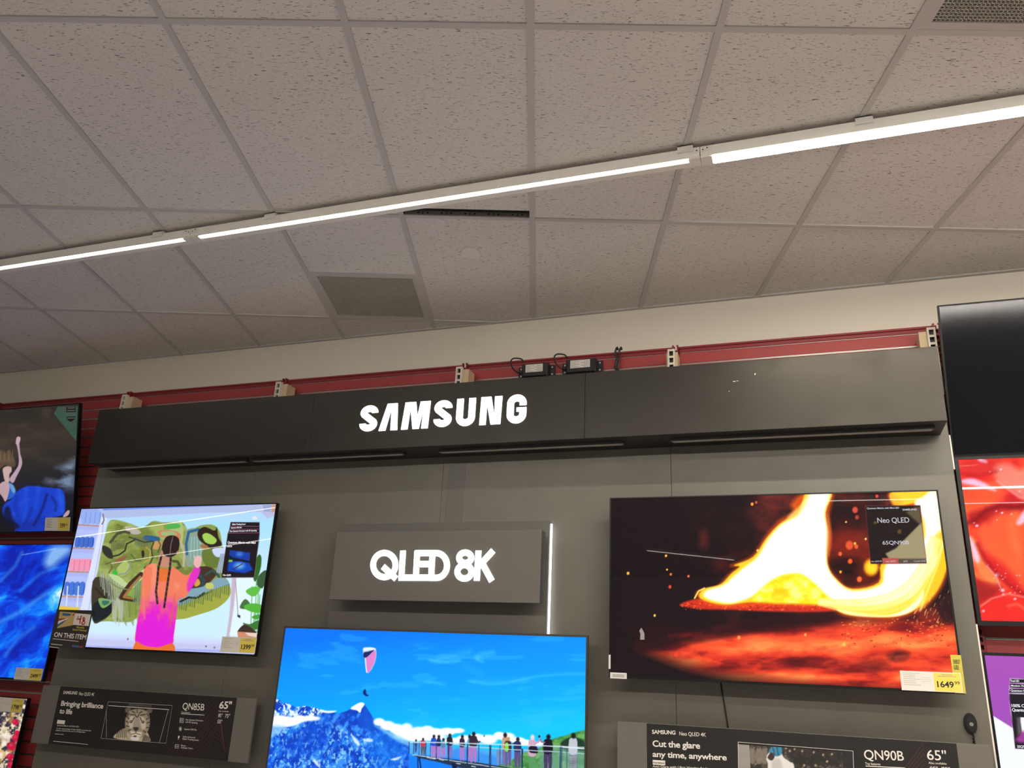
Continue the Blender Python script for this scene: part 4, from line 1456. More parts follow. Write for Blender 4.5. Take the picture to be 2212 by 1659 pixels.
    ci = [(1300, 668), (1500, 652), (1640, 618), (1760, 560), (1850, 450), (1905, 300)]
    cx = [(1290, 722), (1500, 782), (1660, 786), (1790, 756), (1920, 650), (2030, 360)]
    for k in range(22):
        q = .30 + .68 * ((k * 7) % 22) / 21
        pts = [(a[0] * (1 - q) + b_[0] * q, a[1] * (1 - q) + b_[1] * q) for a, b_ in zip(ci, cx)]
        pts = [tuple((np.array(pts[i]) * (1 - t_) + np.array(pts[i + 1]) * t_)) for i in range(5) for t_ in (0, .5)] + [pts[-1]]
        pts = [pts[0]] + [tuple((np.array(pts[i - 1]) + 2 * np.array(pts[i]) + np.array(pts[i + 1])) / 4) for i in range(1, len(pts) - 1)] + [pts[-1]]
        p.line(f, pts, 5 + 4 * (k % 3), ((255, 252, 220), (255, 226, 90), (255, 246, 180), (255, 200, 40))[k % 4], .45, 4)
    ym = p.mask([f(*q) for q in [(905, 692), (960, 622), (1060, 556), (1180, 540), (1270, 600), (1345, 672), (1400, 712), (1180, 712)]], 9)
    yn = fbm(p.u * .05, p.v * .08, 4, 77)
    p.mix(ym * np.clip((yn - .5) * 4, 0, .7), (255, 246, 150))
    p.mix(ym * np.clip((.46 - yn) * 4, 0, .6), (250, 190, 14))
    S(f, [(1710, 70), (1760, 95), (1780, 130), (1730, 145), (1706, 100)], (255, 170, 40), .9, 8)
    S(f, [(1235, 70), (1195, 130), (1120, 196), (1110, 225), (1160, 196), (1210, 150)], (255, 206, 110), .8, 8)
    S(f, [(1345, 190), (1362, 300), (1352, 420), (1340, 420), (1340, 250)], (235, 140, 80), .55, 8)
    # sparks
    for x, y, r, c in ((180, 535, 10, (255, 170, 60)), (401, 433, 8, (255, 180, 70)), (407, 514, 6, (255, 190, 80)), (429, 541, 8, (250, 120, 50)), (532, 552, 8, (240, 110, 60)), (424, 614, 11, (210, 70, 40)), (335, 781, 8, (250, 200, 60)), (903, 132, 10, (255, 150, 60)), (927, 122, 8, (200, 90, 60)), (935, 402, 8, (255, 190, 120)), (1630, 86, 10, (230, 70, 60)), (1503, 166, 20, (200, 70, 50)), (1514, 209, 14, (170, 56, 40)), (1502, 362, 9, (255, 180, 60)), (1470, 372, 28, (210, 80, 40)), (1416, 422, 13, (230, 90, 40)), (1474, 465, 16, (240, 90, 30)), (1418, 527, 9, (250, 160, 50)), (1528, 570, 18, (230, 100, 40)), (1597, 500, 52, (255, 176, 20)), (1600, 500, 34, (255, 205, 40)), (826, 910, 12, (255, 140, 70)), (1213, 893, 9, (255, 160, 80)), (1438, 951, 13, (255, 176, 70)), (1778, 958, 11, (255, 140, 70)), (460, 1010, 14, (220, 60, 40)), (1565, 335, 7, (255, 210, 140)), (1450, 236, 6, (255, 200, 90)), (1510, 380, 14, (220, 90, 40))):
        p.spot(f, x, y, r, r * 1.15, c, 1, .4)
    for k in range(46):
        x, y = 1830 + 240 * rng.random(), 640 + 200 * rng.random()
        p.line(f, [(x, y), (x + 6, y - 16)], 2.5, (255, 190, 110), .8, 1)
    S(f, [(2000, 690), (2060, 680), (2080, 800), (2040, 830), (1990, 780)], (40, 16, 18), .8, 10)
    # pop-up panel
    box = [(1562, 142), (1882, 140), (1920, 478), (1594, 480)]
    p.poly(f, box, (66, 56, 44), .93)
    p.poly(f, [(1562, 142), (1882, 140), (1890, 235), (1760, 370), (1700, 440), (1680, 480), (1594, 480)], (24, 16, 14), .95, 3)
    p.poly(f, [(1890, 240), (1912, 400), (1918, 450), (1700, 450), (1680, 420), (1740, 390), (1830, 300)], (150, 140, 105), .95, 4)
    p.poly(f, [(1850, 150), (1882, 150), (1890, 240), (1880, 250), (1800, 180)], (96, 84, 60), .9, 6)
    p.poly(f, [(1660, 446), (1752, 446), (1758, 480), (1664, 480)], (176, 78, 74), .95)
    for a in range(4):
        p.line(f, [box[a], box[(a + 1) % 4]], 2.2, (150, 50, 90), .8)
    p.spot(f, 1620, 240, 12, 10, (110, 80, 40), .8)
    p.spot(f, 1762, 292, 14, 16, (120, 84, 40), .7)


t_r, s_r = tv('television showing a blazing fire over red embers', (-.8673, YT, .0103 + EYE), EX, EZ, TW_, TH_, fire, (.0026, .0026), back=.07, strength=1.25)
LN = ((('Quantum Matrix with Mini LED', (1572, 161), (1760, 158), 9, 1), ('SAMSUNG', (1780, 170), (1862, 168), 11, 1), ('Neo QLED', (1634, 241), (1820, 239), 30, 0), ('65QN90B', (1664, 368), (1819, 366), 22, 0),
                          ('Neo QLED 8K', (1598, 470), (1660, 468), 8, 0), ('Neo QLED', (1682, 470), (1740, 468), 8, 0), ('QLED', (1784, 469), (1810, 468), 8, 0), ('Crystal UHD', (1846, 468), (1914, 467), 8, 0)), c8, YT + .0035)
lines(*LN, glow('on_screen_pale', (.75, .72, .80), .8), s_r, 'on_screen_text')


# ---- dress scene
def dress(p):
    f = c2
    noise_col(p, [(0, (20, 20, 30)), (.3, (26, 26, 38)), (.55, (44, 40, 38)), (.75, (58, 49, 41)), (1, (44, 39, 34))], p.b)  # brownish upper tones paint the ceiling's reflection into the picture
    n = fbm(p.u * .02, p.v * .05, 5, 3)
    up = np.clip((f(0, 760)[1] - p.v) / 60, 0, 1)
    p.mix(up * np.clip((n - .5) * 2.4, 0, .5), (78, 66, 54))  # brown streaks of the reflected ceiling, painted in
    m = p.mask([f(*q) for q in [(330, 860), (400, 790), (500, 720), (560, 700), (640, 640), (640, 900), (330, 900)]], 24)
    p.mix(m * np.clip((n - .38) * 3.2, 0, .85), (128, 154, 190))
    for x, y, rx, ry in ((580, 705, 70, 34), (430, 830, 90, 45), (600, 780, 40, 28), (540, 870, 60, 18)):
        p.spot(f, x, y, rx, ry, (142, 158, 182), .5, .9)
    p.poly(f, [(0, 1100), (640, 1080), (640, 1270), (0, 1270)], (14, 14, 24), .8, 30)
    S = p.smooth
    # gown
    S(f, [(40, 1020), (95, 985), (130, 930), (190, 885), (270, 868), (380, 878), (490, 890), (535, 905), (552, 960), (556, 1060), (530, 1120), (400, 1150), (390, 1250), (130, 1252), (170, 1215), (110, 1170), (40, 1140), (20, 1080)], (18, 62, 205), 1, 2)
    gm = p.mask([f(*q) for q in [(40, 1020), (95, 985), (190, 885), (270, 868), (490, 890), (552, 960), (556, 1060), (530, 1120), (400, 1150), (390, 1250), (130, 1252), (110, 1170), (20, 1080)]], 4)
    w_ = fbm(p.u * .05 + p.v * .03, p.v * .06 - p.u * .02, 4, 6)
    p.mix(gm * np.clip((w_ - .52) * 2.5, 0, .35), (40, 96, 232))
    p.mix(gm * np.clip((p.v - f(0, 1120)[1]) / 30, 0, .45), (10, 36, 140))
    for pts, wd, c_, al in (([(230, 880), (215, 960), (225, 1060), (200, 1160)], 26, (34, 90, 232), .5), ([(330, 880), (320, 960), (300, 1050)], 30, (30, 84, 230), .5), ([(500, 900), (520, 990), (530, 1080)], 26, (40, 100, 238), .6), ([(140, 960), (130, 1040), (150, 1130)], 22, (12, 40, 150), .6), ([(270, 1060), (240, 1140), (190, 1230)], 20, (10, 34, 136), .6), ([(380, 1140), (300, 1180), (220, 1225)], 14, (14, 44, 160), .7)):
        p.line(f, pts, wd, c_, al, 7)
    p.line(f, [(400, 940), (370, 1040), (330, 1130), (290, 1200)], 22, (8, 24, 100), .8, 5)
    p.line(f, [(440, 960), (480, 1020), (470, 1080)], 20, (8, 26, 110), .6, 5)
    S(f, [(40, 1060), (80, 1050), (110, 1150), (150, 1210), (80, 1200), (30, 1150)], (10, 16, 50), .85, 6)
    S(f, [(540, 1120), (575, 1078), (595, 1085), (580, 1120), (545, 1135)], (190, 160, 170))
    S(f, [(60, 830), (100, 850), (132, 910), (115, 960), (60, 985), (40, 930), (70, 890)], (40, 96, 200), 1, 1.5)
    S(f, [(80, 850), (110, 858), (132, 905), (118, 930), (95, 900)], (120, 170, 220), .9, 3)
    # figure
    S(f, [(-20, 900), (0, 850), (40, 828), (75, 842), (80, 900), (50, 1000), (20, 960)], (196, 160, 170))
    S(f, [(25, 720), (60, 700), (95, 705), (98, 745), (80, 770), (78, 830), (45, 830), (28, 770)], (206, 172, 170))
    S(f, [(80, 812), (120, 750), (155, 695), (160, 620), (148, 540), (138, 500), (162, 500), (172, 590), (188, 650), (182, 705), (140, 790), (112, 842)], (190, 160, 178))
    S(f, [(136, 510), (140, 460), (152, 448), (174, 455), (164, 505)], (200, 170, 180))
    S(f, [(-10, 620), (10, 560), (40, 590), (80, 556), (100, 600), (130, 650), (128, 700), (90, 705), (40, 690), (-10, 720)], (96, 76, 58), 1, 3, noise=.3, nsc=.3)
    for k in range(14):
        x = -10 + k * 9
        p.line(f, [(x, 660), (x + 10 - k % 4 * 8, 560 + (k * 31) % 50)], 5, (130, 104, 78), .6)


tz0, tz1 = .734 + EYE, 1.554 + EYE
ezd = Vector((0, -.174, .82)).normalized()
Wd = 1.4467
t_d, s_d = tv('television tilted down, woman in a flowing blue dress on a dark sky', (-4.407 - Wd, 4.0, tz0), EX, ezd, Wd, .838, dress, (.005, .004), back=.02, strength=.9)


def ice(p):
    wx, wy = fbm(p.u * .015, p.v * .015, 4, 5), fbm(p.u * .013, p.v * .016, 4, 1)
    a = (p.u * .8 - p.v * .6) * .012 + 1.0 * wx
    c = (p.v * .8 + p.u * .6) * .030 + 1.3 * wy
    n = fbm(a, c, 6, 12)
    r = 1 - np.abs(fbm(a * 1.6 + 3, c * 1.3, 5, 40) - .5) * 2
    t = (n - .5) * 1.75 + .42 + (r - .8) * .45 + (.5 - p.b) * .22
    noise_col(p, [(0, (0, 30, 170)), (.30, (0, 58, 214)), (.48, (0, 96, 238)), (.62, (10, 136, 252)), (.78, (70, 184, 255)), (.92, (150, 220, 255)), (1, (225, 246, 255))], t)
    f = c2
    p.smooth(f, [(380, 1500), (430, 1400), (500, 1376), (590, 1380), (604, 1430), (520, 1500), (450, 1560), (395, 1560)], (165, 214, 250), .8, 18)
    p.line(c1, [(130, 405), (240, 385), (330, 368)], 4, (215, 240, 255), .6, 2)  # pale line paints a ceiling light's reflection on the glass
    for pts, wd, al in (([(0, 560), (90, 470), (130, 390)], 16, .45), ([(120, 620), (230, 520), (330, 480)], 12, .4), ([(0, 800), (120, 740), (230, 660), (330, 600)], 26, .5), ([(30, 1000), (100, 900), (200, 830)], 18, .4)):
        p.line(c1, pts, wd, (90, 190, 255), al, 8)


t_i, s_i = tv('television showing deep blue ice swirls, its price tag over two thousand', (-4.376 - 1.4467, 4.0, -.165 + EYE), EX, EZ, 1.4467, .828, ice, (.005, .004), back=.06)


def flowers(p):
    n = fbm(p.u * .11, p.v * .11, 4, 3)
    n2 = fbm(p.u * .045, p.v * .045, 3, 8)
    noise_col(p, [(0, (30, 36, 70)), (.40, (70, 66, 80)), (.5, (150, 130, 110)), (.6, (226, 205, 170)), (1, (255, 246, 232))], (n - .5) * 2.2 + .5)
    p.mix(np.clip((n2 - .56) * 7, 0, .75), (216, 170, 84))
    f = c1
    for x, y, r in ((90, 1388, 24), (95, 1482, 30), (70, 1530, 34), (60, 1592, 26), (75, 1640, 36), (100, 1450, 18)):
        p.spot(f, x, y, r, r * .9, (205, 22, 66), 1, .3)
        p.spot(f, x - 6, y - 6, r * .4, r * .4, (240, 80, 120), .7, .8)
    p.line(f, [(0, 1480), (60, 1500), (110, 1560)], 12, (120, 90, 60), .4, 5)


t_f, s_f = tv('television partly cut off, red berries on pale gold leaves', (-4.458 - 1.2276, 4.0, -.262 - .706 + EYE), EX, EZ, 1.2276, .706, flowers, (.005, .004), back=.06, strength=.9)

# right-hand column
eb = Vector((0, -.15, .687)).normalized()
t_k, s_k = tv('switched-off black television tilted down at the top of the wall', (.678, 4.0, 1.016 + EYE), EX, eb, 1.2276, .703, None, None, off=True, back=.02)


def pepper(p):
    f = cB
    n = fbm(p.u * .008 + .5 * fbm(p.u * .01, p.v * .012, 3, 2), p.v * .010, 4, 31)
    noise_col(p, [(0, (150, 14, 22)), (.35, (226, 28, 34)), (.5, (250, 58, 40)), (.68, (254, 96, 52)), (1, (255, 140, 70))], (n - .5) * 1.5 + .52)
    S = p.smooth
    S(f, [(290, 60), (600, 40), (640, 90), (560, 170), (300, 180)], (226, 50, 46), .7, 14)
    S(f, [(270, 290), (500, 250), (700, 330), (560, 440), (380, 560), (330, 430)], (250, 90, 50), .8, 16)
    S(f, [(360, 520), (480, 470), (640, 430), (860, 420), (860, 470), (700, 500), (560, 560), (420, 620)], (180, 18, 26), .85, 14)
    S(f, [(480, 660), (600, 520), (760, 490), (860, 520), (860, 700), (820, 900), (860, 1180), (740, 1100), (560, 900), (480, 760)], (254, 104, 56), .9, 20)
    S(f, [(460, 830), (560, 880), (680, 960), (840, 1160), (860, 1300), (700, 1120), (560, 1010)], (226, 26, 34), .8, 18)
    S(f, [(380, 720), (440, 760), (500, 920), (620, 1090), (520, 1090), (420, 960)], (255, 140, 76), .9, 10)
    S(f, [(420, 1080), (560, 1120), (640, 1150), (560, 1240), (440, 1300)], (150, 22, 26), .75, 18)
    S(f, [(450, 1300), (560, 1230), (760, 1200), (860, 1230), (860, 1460), (470, 1460)], (246, 44, 38), .85, 16)
    S(f, [(580, 150), (620, 90), (720, 90), (800, 140), (870, 120), (870, 370), (800, 370), (700, 290), (610, 230)], (244, 150, 130), .8, 14)
    for pts in ([(310, 225), (400, 210), (500, 250), (600, 318), (500, 295), (400, 270), (320, 255)], [(370, 710), (400, 740), (455, 870), (450, 930), (410, 900), (385, 800)], [(770, 590), (810, 520), (850, 480), (860, 560), (800, 610)], [(440, 35), (500, 50), (520, 75), (460, 65)]):
        S(f, pts, (250, 212, 248), .9, 7, noise=.35, nsc=.4)
    for x, y, r in ((435, 615, 18), (545, 155, 12), (640, 135, 14), (730, 515, 12), (605, 565, 7), (650, 505, 14), (610, 1030, 26), (655, 1165, 22), (760, 1238, 16), (490, 1342, 16), (415, 590, 8), (800, 320, 12), (600, 490, 10), (660, 1200, 14), (410, 590, 9), (530, 950, 9), (610, 950, 7)):
        p.spot(f, x, y, r, r * .8, (255, 225, 245), .85, .6)
    for pts, wd, c_, al, sf in (([(330, 600), (430, 560), (520, 480), (640, 440), (760, 462), (860, 440)], 34, (130, 10, 20), .75, 9), ([(440, 770), (500, 900), (600, 1010), (700, 1110), (860, 1220)], 30, (170, 12, 24), .7, 9),
                             ([(300, 170), (440, 190), (600, 150)], 26, (190, 20, 26), .6, 9), ([(610, 230), (700, 300), (800, 372), (870, 380)], 18, (255, 190, 190), .55, 5), ([(470, 1300), (560, 1236), (700, 1196), (860, 1226)], 12, (255, 170, 150), .7, 4),
                             ([(760, 520), (730, 620), (760, 760), (820, 900)], 60, (255, 130, 70), .55, 18), ([(500, 620), (480, 700), (510, 790)], 50, (255, 110, 60), .5, 16), ([(520, 960), (600, 1050), (640, 1150)], 9, (255, 215, 225), .6, 3),
                             ([(400, 1010), (480, 1070), (580, 1080)], 26, (255, 150, 80), .6, 8), ([(700, 1300), (780, 1280), (850, 1330)], 16, (255, 140, 90), .6, 6)):
        p.line(f, pts, wd, c_, al, sf)
    for k in range(26):
        x, y = 560 + 260 * rng.random(), 960 + 260 * rng.random()
        p.spot(f, x, y, 3 + 8 * rng.random(), 2 + 5 * rng.random(), (255, 215, 230), .7, .6)
    p.line(f, [(290, 108), (440, 95)], 5, (255, 190, 170), .6, 2)


t_p, s_p = tv('television showing glossy sliced red peppers', (.6825, 4.0, .286 + EYE), EX, EZ, 1.2276, .732, pepper, (.004, .004), bz=(.016, .016, .020, .014), back=.06)


def purple(p):
    f = cU
    p.c[:] = (172, 84, 186)
    p.mix(np.clip((p.v - 1415) / 250, 0, .5), (160, 74, 190))
    p.poly(f, [(740, 985), (770, 1005), (985, 1140), (1400, 1400), (1400, 1900), (800, 1900)], (246, 250, 255), 1, 1.5)
    p.poly(f, [(985, 1140), (1200, 1290), (1400, 1400), (1400, 600), (985, 600)], (172, 84, 186), 0)
    for y0, y1, x in ((510, 568, 962), (572, 632, 955), (636, 697, 950)):
        p.poly(f, [(x, y0), (1520, y0 + 12), (1520, y1 + 12), (x - 2, y1)], (232, 205, 235))
        p.poly(f, [(x + 6, y0 + 5), (1515, y0 + 17), (1515, y1 + 7), (x + 4, y1 - 5)], (22, 20, 30))
    p.poly(f, [(944, 700), (1520, 712), (1520, 1440), (1025, 1420)], (225, 205, 235))
    p.poly(f, [(950, 706), (1515, 718), (1515, 1430), (1030, 1412)], (28, 24, 32))
    p.poly(f, [(1092, 1008), (1400, 1015), (1400, 1250), (1112, 1200)], (250, 250, 255))
    p.poly(f, [(1030, 1300), (1110, 1190), (1400, 1160), (1400, 1360), (1080, 1330)], (170, 60, 160), 1, 8, noise=.4, nsc=.3)
    p.poly(f, [(1050, 1010), (1090, 1008), (1112, 1200), (1060, 1230)], (110, 105, 112), .8, 6)


t_v, s_v = tv('television with purple and white picture below the red peppers', (.679, 4.0, .179 - .706 + EYE), EX, EZ, 1.2276, .706, purple, (.003, .003), bz=(.012, .012, .016, .012), back=.06)
LN = ([(*q, True) for q in (('Dual LED', (976, 551), (1082, 553), 24), ('Motion Xcelerator', (975, 612), (1290, 618), 22), ('Quantum Processor', (972, 676), (1300, 683), 24), ('100% Color Volume', (984, 876), (1440, 886), 38), ('Quantum Dot', (990, 930), (1290, 938), 38), ('55Q70B', (1057, 1398), (1190, 1402), 30))], cU, 4.0035)
lines(*LN, M_sctext, s_v, 'on_screen_text')


# ------------------------------------------------------------------ price tags and stickers on the televisions
def price_tag(fr, quad, split, price, cents, label, Y, M3=None, small=''):
    """white card with a yellow price field; quad = TL, TR, BR, BL in detail units"""
    TL, TR, BR, BL = [at(*fr(*q), Y) for q in quad]
    z0, z1, x0, x1 = (BL.z + BR.z) / 2, (TL.z + TR.z) / 2, (TL.x + BL.x) / 2, (TR.x + BR.x) / 2
    t = thing('price_tag', ((x0 + x1) / 2, Y, z0), label, 'price tag', 'price tags on the televisions')
    MB().box(x0, x1, Y, Y + .0015, z0, z1).build('card', M_card, t)
    xs = x0 + (x1 - x0) * split
    W_, H_ = x1 - xs, z1 - z0
    yl = MB().box(xs, x1 - .03 * W_, Y - .0006, Y, z0 + .04 * H_, z1 - .04 * H_).build('price_field', M_yel, t)
    k = MB()
    write(k, price, (xs + .10 * W_, Y - .0008, z0 + .24 * H_), (xs + .70 * W_, Y - .0008, z0 + .24 * H_), (0, 0, .30 * H_), True)
    write(k, cents, (xs + .73 * W_, Y - .0008, z0 + .40 * H_), (xs + .92 * W_, Y - .0008, z0 + .40 * H_), (0, 0, .17 * H_))
    k.build('price', M_ink, yl)
    k = MB()
    for r in range(7):
        zz = z1 - (.10 + r * .10) * H_
        k.box(x0 + .08 * (xs - x0), x0 + (.45 if r % 3 else .60) * (xs - x0), Y - .0004, Y, zz - .018 * H_, zz)
        if r < 3:
            k.box(x0 + .62 * (xs - x0), x0 + .92 * (xs - x0), Y - .0004, Y, zz - .21 * H_, zz - .20 * H_)
    k.box(xs + .30 * W_, xs + .68 * W_, Y - .0008, Y - .0006, z1 - .14 * H_, z1 - .11 * H_)
    k.box(xs + .16 * W_, xs + .82 * W_, Y - .0008, Y - .0006, z1 - .22 * H_, z1 - .19 * H_)
    k.build('small_print', M_inkg, t)
    return t


price_tag(c5, [(297, 1390), (672, 1388), (662, 1560), (280, 1556)], .55, '1399', '99', 'price tag reading 1399 on the corner of the weaver screen', YT - .004)
price_tag(c8, [(1764, 1104), (2122, 1114), (2128, 1228), (1775, 1220)], .55, '1649', '99', 'price tag reading 1649 on the corner of the fire screen', YT - .005)
Yd = 4.0 - .004
price_tag(c1, [(92, 1066), (252, 1075), (243, 1144), (84, 1140)], .55, '2499', '99', 'price tag reading 2499 on the blue ice screen', Yd)
price_tag(c1, [(-60, 1240), (140, 1248), (132, 1330), (-66, 1326)], .66, '1798', '00', 'price tag reading 1798 at the top of the red berry screen', Yd)
# the dress screen leans forward, so its tag lies in that plane
def dplane(u, v, d=.004):
    r = ray(u, v)
    n = EX.cross(ezd)
    O = Vector((-4.407, 4.0, tz0)) + n * d * (1 if n.y < 0 else -1)
    q = (O - Vector((0, 0, EYE))).dot(n) / r.dot(n)
    return Vector((0, 0, EYE)) + r * q


TL, TR, BR, BL = [dplane(*c2(*q)) for q in ((388, 1138), (600, 1136), (592, 1252), (380, 1250))]
t = thing('price_tag', (TL + TR + BR + BL) / 4, 'price tag reading 599 on the corner of the blue dress screen', 'price tag', 'price tags on the televisions')
dn = EX.cross(ezd)
dn = dn if dn.y > 0 else -dn
MB().prism([BL, BR, TR, TL], dn * .0015).build('card', M_card, t)


def dq(a, c, d=.0006):
    return TL.lerp(TR, a).lerp(BL.lerp(BR, a), c) - dn * d


yo = MB().prism([dq(.54, .95), dq(.97, .95), dq(.97, .05), dq(.54, .05)], dn * .0005).build('price_field', M_yel, t)
k = MB()
write(k, '599', dq(.62, .76, .0009), dq(.82, .76, .0009), (dq(.62, .44) - dq(.62, .76)), True)
write(k, '99', dq(.84, .62, .0009), dq(.92, .62, .0009), (dq(.62, .44) - dq(.62, .6)))
k.build('price', M_ink, yo)
k = MB()
for r in range(7):
    k.prism([dq(.06, .16 + r * .1), dq(.22 if r % 2 else .3, .16 + r * .1), dq(.22 if r % 2 else .3, .13 + r * .1), dq(.06, .13 + r * .1)], dn * .0003)
k.build('small_print', M_inkg, t)
# corner sticker
A_, B_, C_, D_ = [dplane(*c2(*q), .004) for q in ((460, 252), (490, 190), (664, 186), (648, 482))]
t = thing('corner_sticker', C_ + Vector((0, 0, -.3)), 'teal triangular sticker in the upper corner of the blue dress screen', 'sticker')
MB().prism([A_, D_, C_, B_], dn * .001).build('sheet', M_teal, t)
k = MB()
for q in ([(566, 196), (566, 240), (645, 236), (645, 192)], ):
    k.prism([dplane(*c2(*v), .0045) for v in q], dn * .0004)
k.prism([dplane(*c2(*v), .0045) for v in [(566, 278), (572, 298), (588, 314), (604, 320), (622, 312), (636, 296), (640, 274)]], dn * .0004)
k.build('emblem', M_ink, t)
k = MB()
for (x0, x1, y) in ((578, 638, 204), (574, 640, 226), (576, 634, 290)):
    k.prism([dplane(*c2(*v), .0052) for v in [(x0, y + 4), (x1, y + 2), (x1, y - 7), (x0, y - 5)]], dn * .0003)
for (x0, x1, y) in ((500, 556, 205), (495, 556, 222), (505, 552, 240), (556, 650, 252), (560, 650, 262), (590, 645, 345), (600, 644, 362)):
    k.prism([dplane(*c2(*v), .0048) for v in [(x0, y + 2), (x1, y + 1), (x1, y - 2), (x0, y - 1)]], dn * .0003)
k.build('small_print', M_inkg, t)

# energy label, barcode sticker and side sticker on the fire screen
Ye = YT - .002
q = [at(*c8(*v), Ye) for v in ((2057, 1010), (2112, 1006), (2143, 1236), (2085, 1236))]
xa, xb, za, zb_ = q[0].x, q[1].x + .004, q[2].z, q[0].z
t = thing('energy_label', ((xa + xb) / 2, Ye, za), 'narrow yellow energy label beside the price tag on the fire screen', 'energy label')
MB().box(xa, xb, Ye, Ye + .0012, za, zb_).build('sheet', M_yelg, t)
k = MB()
write(k, 'ENERGY', (xa + .008, Ye - .0004, zb_ - .034), (xb - .006, Ye - .0004, zb_ - .034), (0, 0, .016), True)
write(k, 'GUIDE', (xa + .007, Ye - .0004, zb_ - .056), (xb - .014, Ye - .0004, zb_ - .056), (0, 0, .016), True)
for r in range(5):
    k.box(xa + .012, xb - .02 - (r % 2) * .02, Ye - .0004, Ye, zb_ - .078 - r * .014, zb_ - .076 - r * .014)
k.build('lettering', M_ink, t)
q = [at(*c8(*v), Ye) for v in ((75, 1112), (172, 1118), (172, 1152), (73, 1148))]
xa, xb, za, zb_ = q[0].x, q[1].x, q[2].z, q[0].z
t = thing('barcode_sticker', ((xa + xb) / 2, Ye, za), 'small white barcode sticker on the lower corner of the fire screen', 'sticker')
MB().bevel_box(xa, xb, Ye, Ye + .0015, za, zb_, .001).build('sheet', M_whitepl, t)
k = MB()
for i in range(26):
    x = xa + (xb - xa) * (.16 + .70 * i / 26)
    k.box(x, x + (xb - xa) * (.010 if i % 3 else .020), Ye - .0004, Ye, za + (zb_ - za) * .25, za + (zb_ - za) * .75)
k.build('barcode', M_inkg, t)
A, B = at(*c8(68, 1010), Ye), at(*c8(74, 1092), Ye)
tag(MB().box(A.x - .001, A.x + .008, Ye, Ye + .001, B.z, A.z).build('edge_sticker', M_whitepl), 'thin white sticker on the side edge of the fire screen bezel', 'sticker')

q = [at(*c8(*v), Ye) for v in ((250, 922), (276, 922), (275, 885), (258, 852), (245, 870), (252, 888))]
tag(MB().prism([Vector((v.x, Ye, v.z)) for v in q], Vector((0, .001, 0))).build('pale_patch', mat('patch_grey', (.30, .29, .29), .6, .1)), 'small pale irregular patch on the dark part of the fire screen', 'sticker')  # thin pale grey shape lying on the screen

# financing sign at the lower corner of the painting screen
Yf = YT - .006
q = [at(*c4(*v), Yf) for v in ((262, 292), (1165, 362), (1005, 1318), (62, 1285))]
x0, x1, z0, z1 = (q[0].x + q[3].x) / 2, (q[1].x + q[2].x) / 2, (q[2].z + q[3].z) / 2, (q[0].z + q[1].z) / 2
t = thing('financing_sign', ((x0 + x1) / 2, Yf, z0), 'dark sign reading ON THIS ITEM on the corner of the weaver screen', 'sign')
MB().box(x0, x1, Yf, Yf + .003, z0, z1).build('board', mat('sign_brown', (.030, .024, .022), .4, .05), t)


def fp(x, y, d=.0006):
    P_ = at(*c4(x, y), Yf)
    return Vector((P_.x, Yf - d, P_.z))


k = MB()
k.m(0).prism([fp(*v) for v in [(280, 795), (690, 715), (725, 395), (350, 365)]], Vector((0, .0006, 0)))
k.m(1).prism([fp(*v, .0009) for v in [(290, 690), (560, 545), (578, 520), (470, 540), (316, 605)]], Vector((0, .0003, 0)))
k.m(2).prism([fp(*v, .0010) for v in [(288, 760), (420, 670), (520, 575), (400, 630), (296, 690)]], Vector((0, .0003, 0)))
k.m(3).prism([fp(*v, .0010) for v in [(305, 615), (420, 580), (560, 535), (440, 545), (318, 548)]], Vector((0, .0003, 0)))
k.m(2).prism([fp(*v, .0010) for v in [(415, 470), (600, 480), (645, 425), (420, 405)]], Vector((0, .0003, 0)))
k.m(3).prism([fp(*v, .0010) for v in [(640, 480), (715, 460), (725, 410)]], Vector((0, .0003, 0)))
k.build('gold_panel', [M_gold, M_wink, M_blueink, M_redink], t)
wp = MB().prism([fp(*v, .0012) for v in [(688, 708), (1085, 740), (1145, 442), (735, 410)]], Vector((0, .0008, 0))).build('number_card', M_card, t)
k = MB()
for path in ([(830, 490), (785, 565), (880, 555)], [(905, 470), (880, 560), (862, 685)], [(985, 540), (960, 515), (940, 540), (955, 590), (990, 640), (975, 695), (925, 700), (910, 665), (945, 620), (985, 570), (985, 540)]):
    pp = [(fp(*v).x, fp(*v).z) for v in path]
    ribbon(k, pp, .008, Yf - .0016, .0004)
k.build('handwriting', M_redink, wp)
k = MB()
lines([('Months', (770, 790), (970, 805), 50, True), ('Special Financing*', (668, 845), (1040, 878), 46, True)], c4, Yf - .0008, M_yelg, t, 'yellow_lettering')
lines([('ON THIS ITEM', (190, 1010), (1010, 1085), 118, True)], c4, Yf - .0008, M_wink, t, 'white_lettering')
for a, c, hgt in (((170, 1070), (825, 1140), 10), ((125, 1205), (410, 1235), 14), ((78, 1280), (325, 1305), 16)):
    A, B = fp(*a), fp(*c)
    k.prism([A, B, B + Vector((0, 0, .003)), A + Vector((0, 0, .003))], Vector((0, .0004, 0)))
k.build('small_print', M_wink, t)
k = MB()
k.m(0).prism([fp(*v) for v in [(655, 1275), (830, 1290), (835, 1235), (660, 1220)]], Vector((0, .0004, 0)))
k.m(1).prism([fp(*v) for v in [(840, 1292), (935, 1298), (938, 1255), (845, 1245)]], Vector((0, .0004, 0)))
k.build('logo', [M_blueink, M_redink], t)

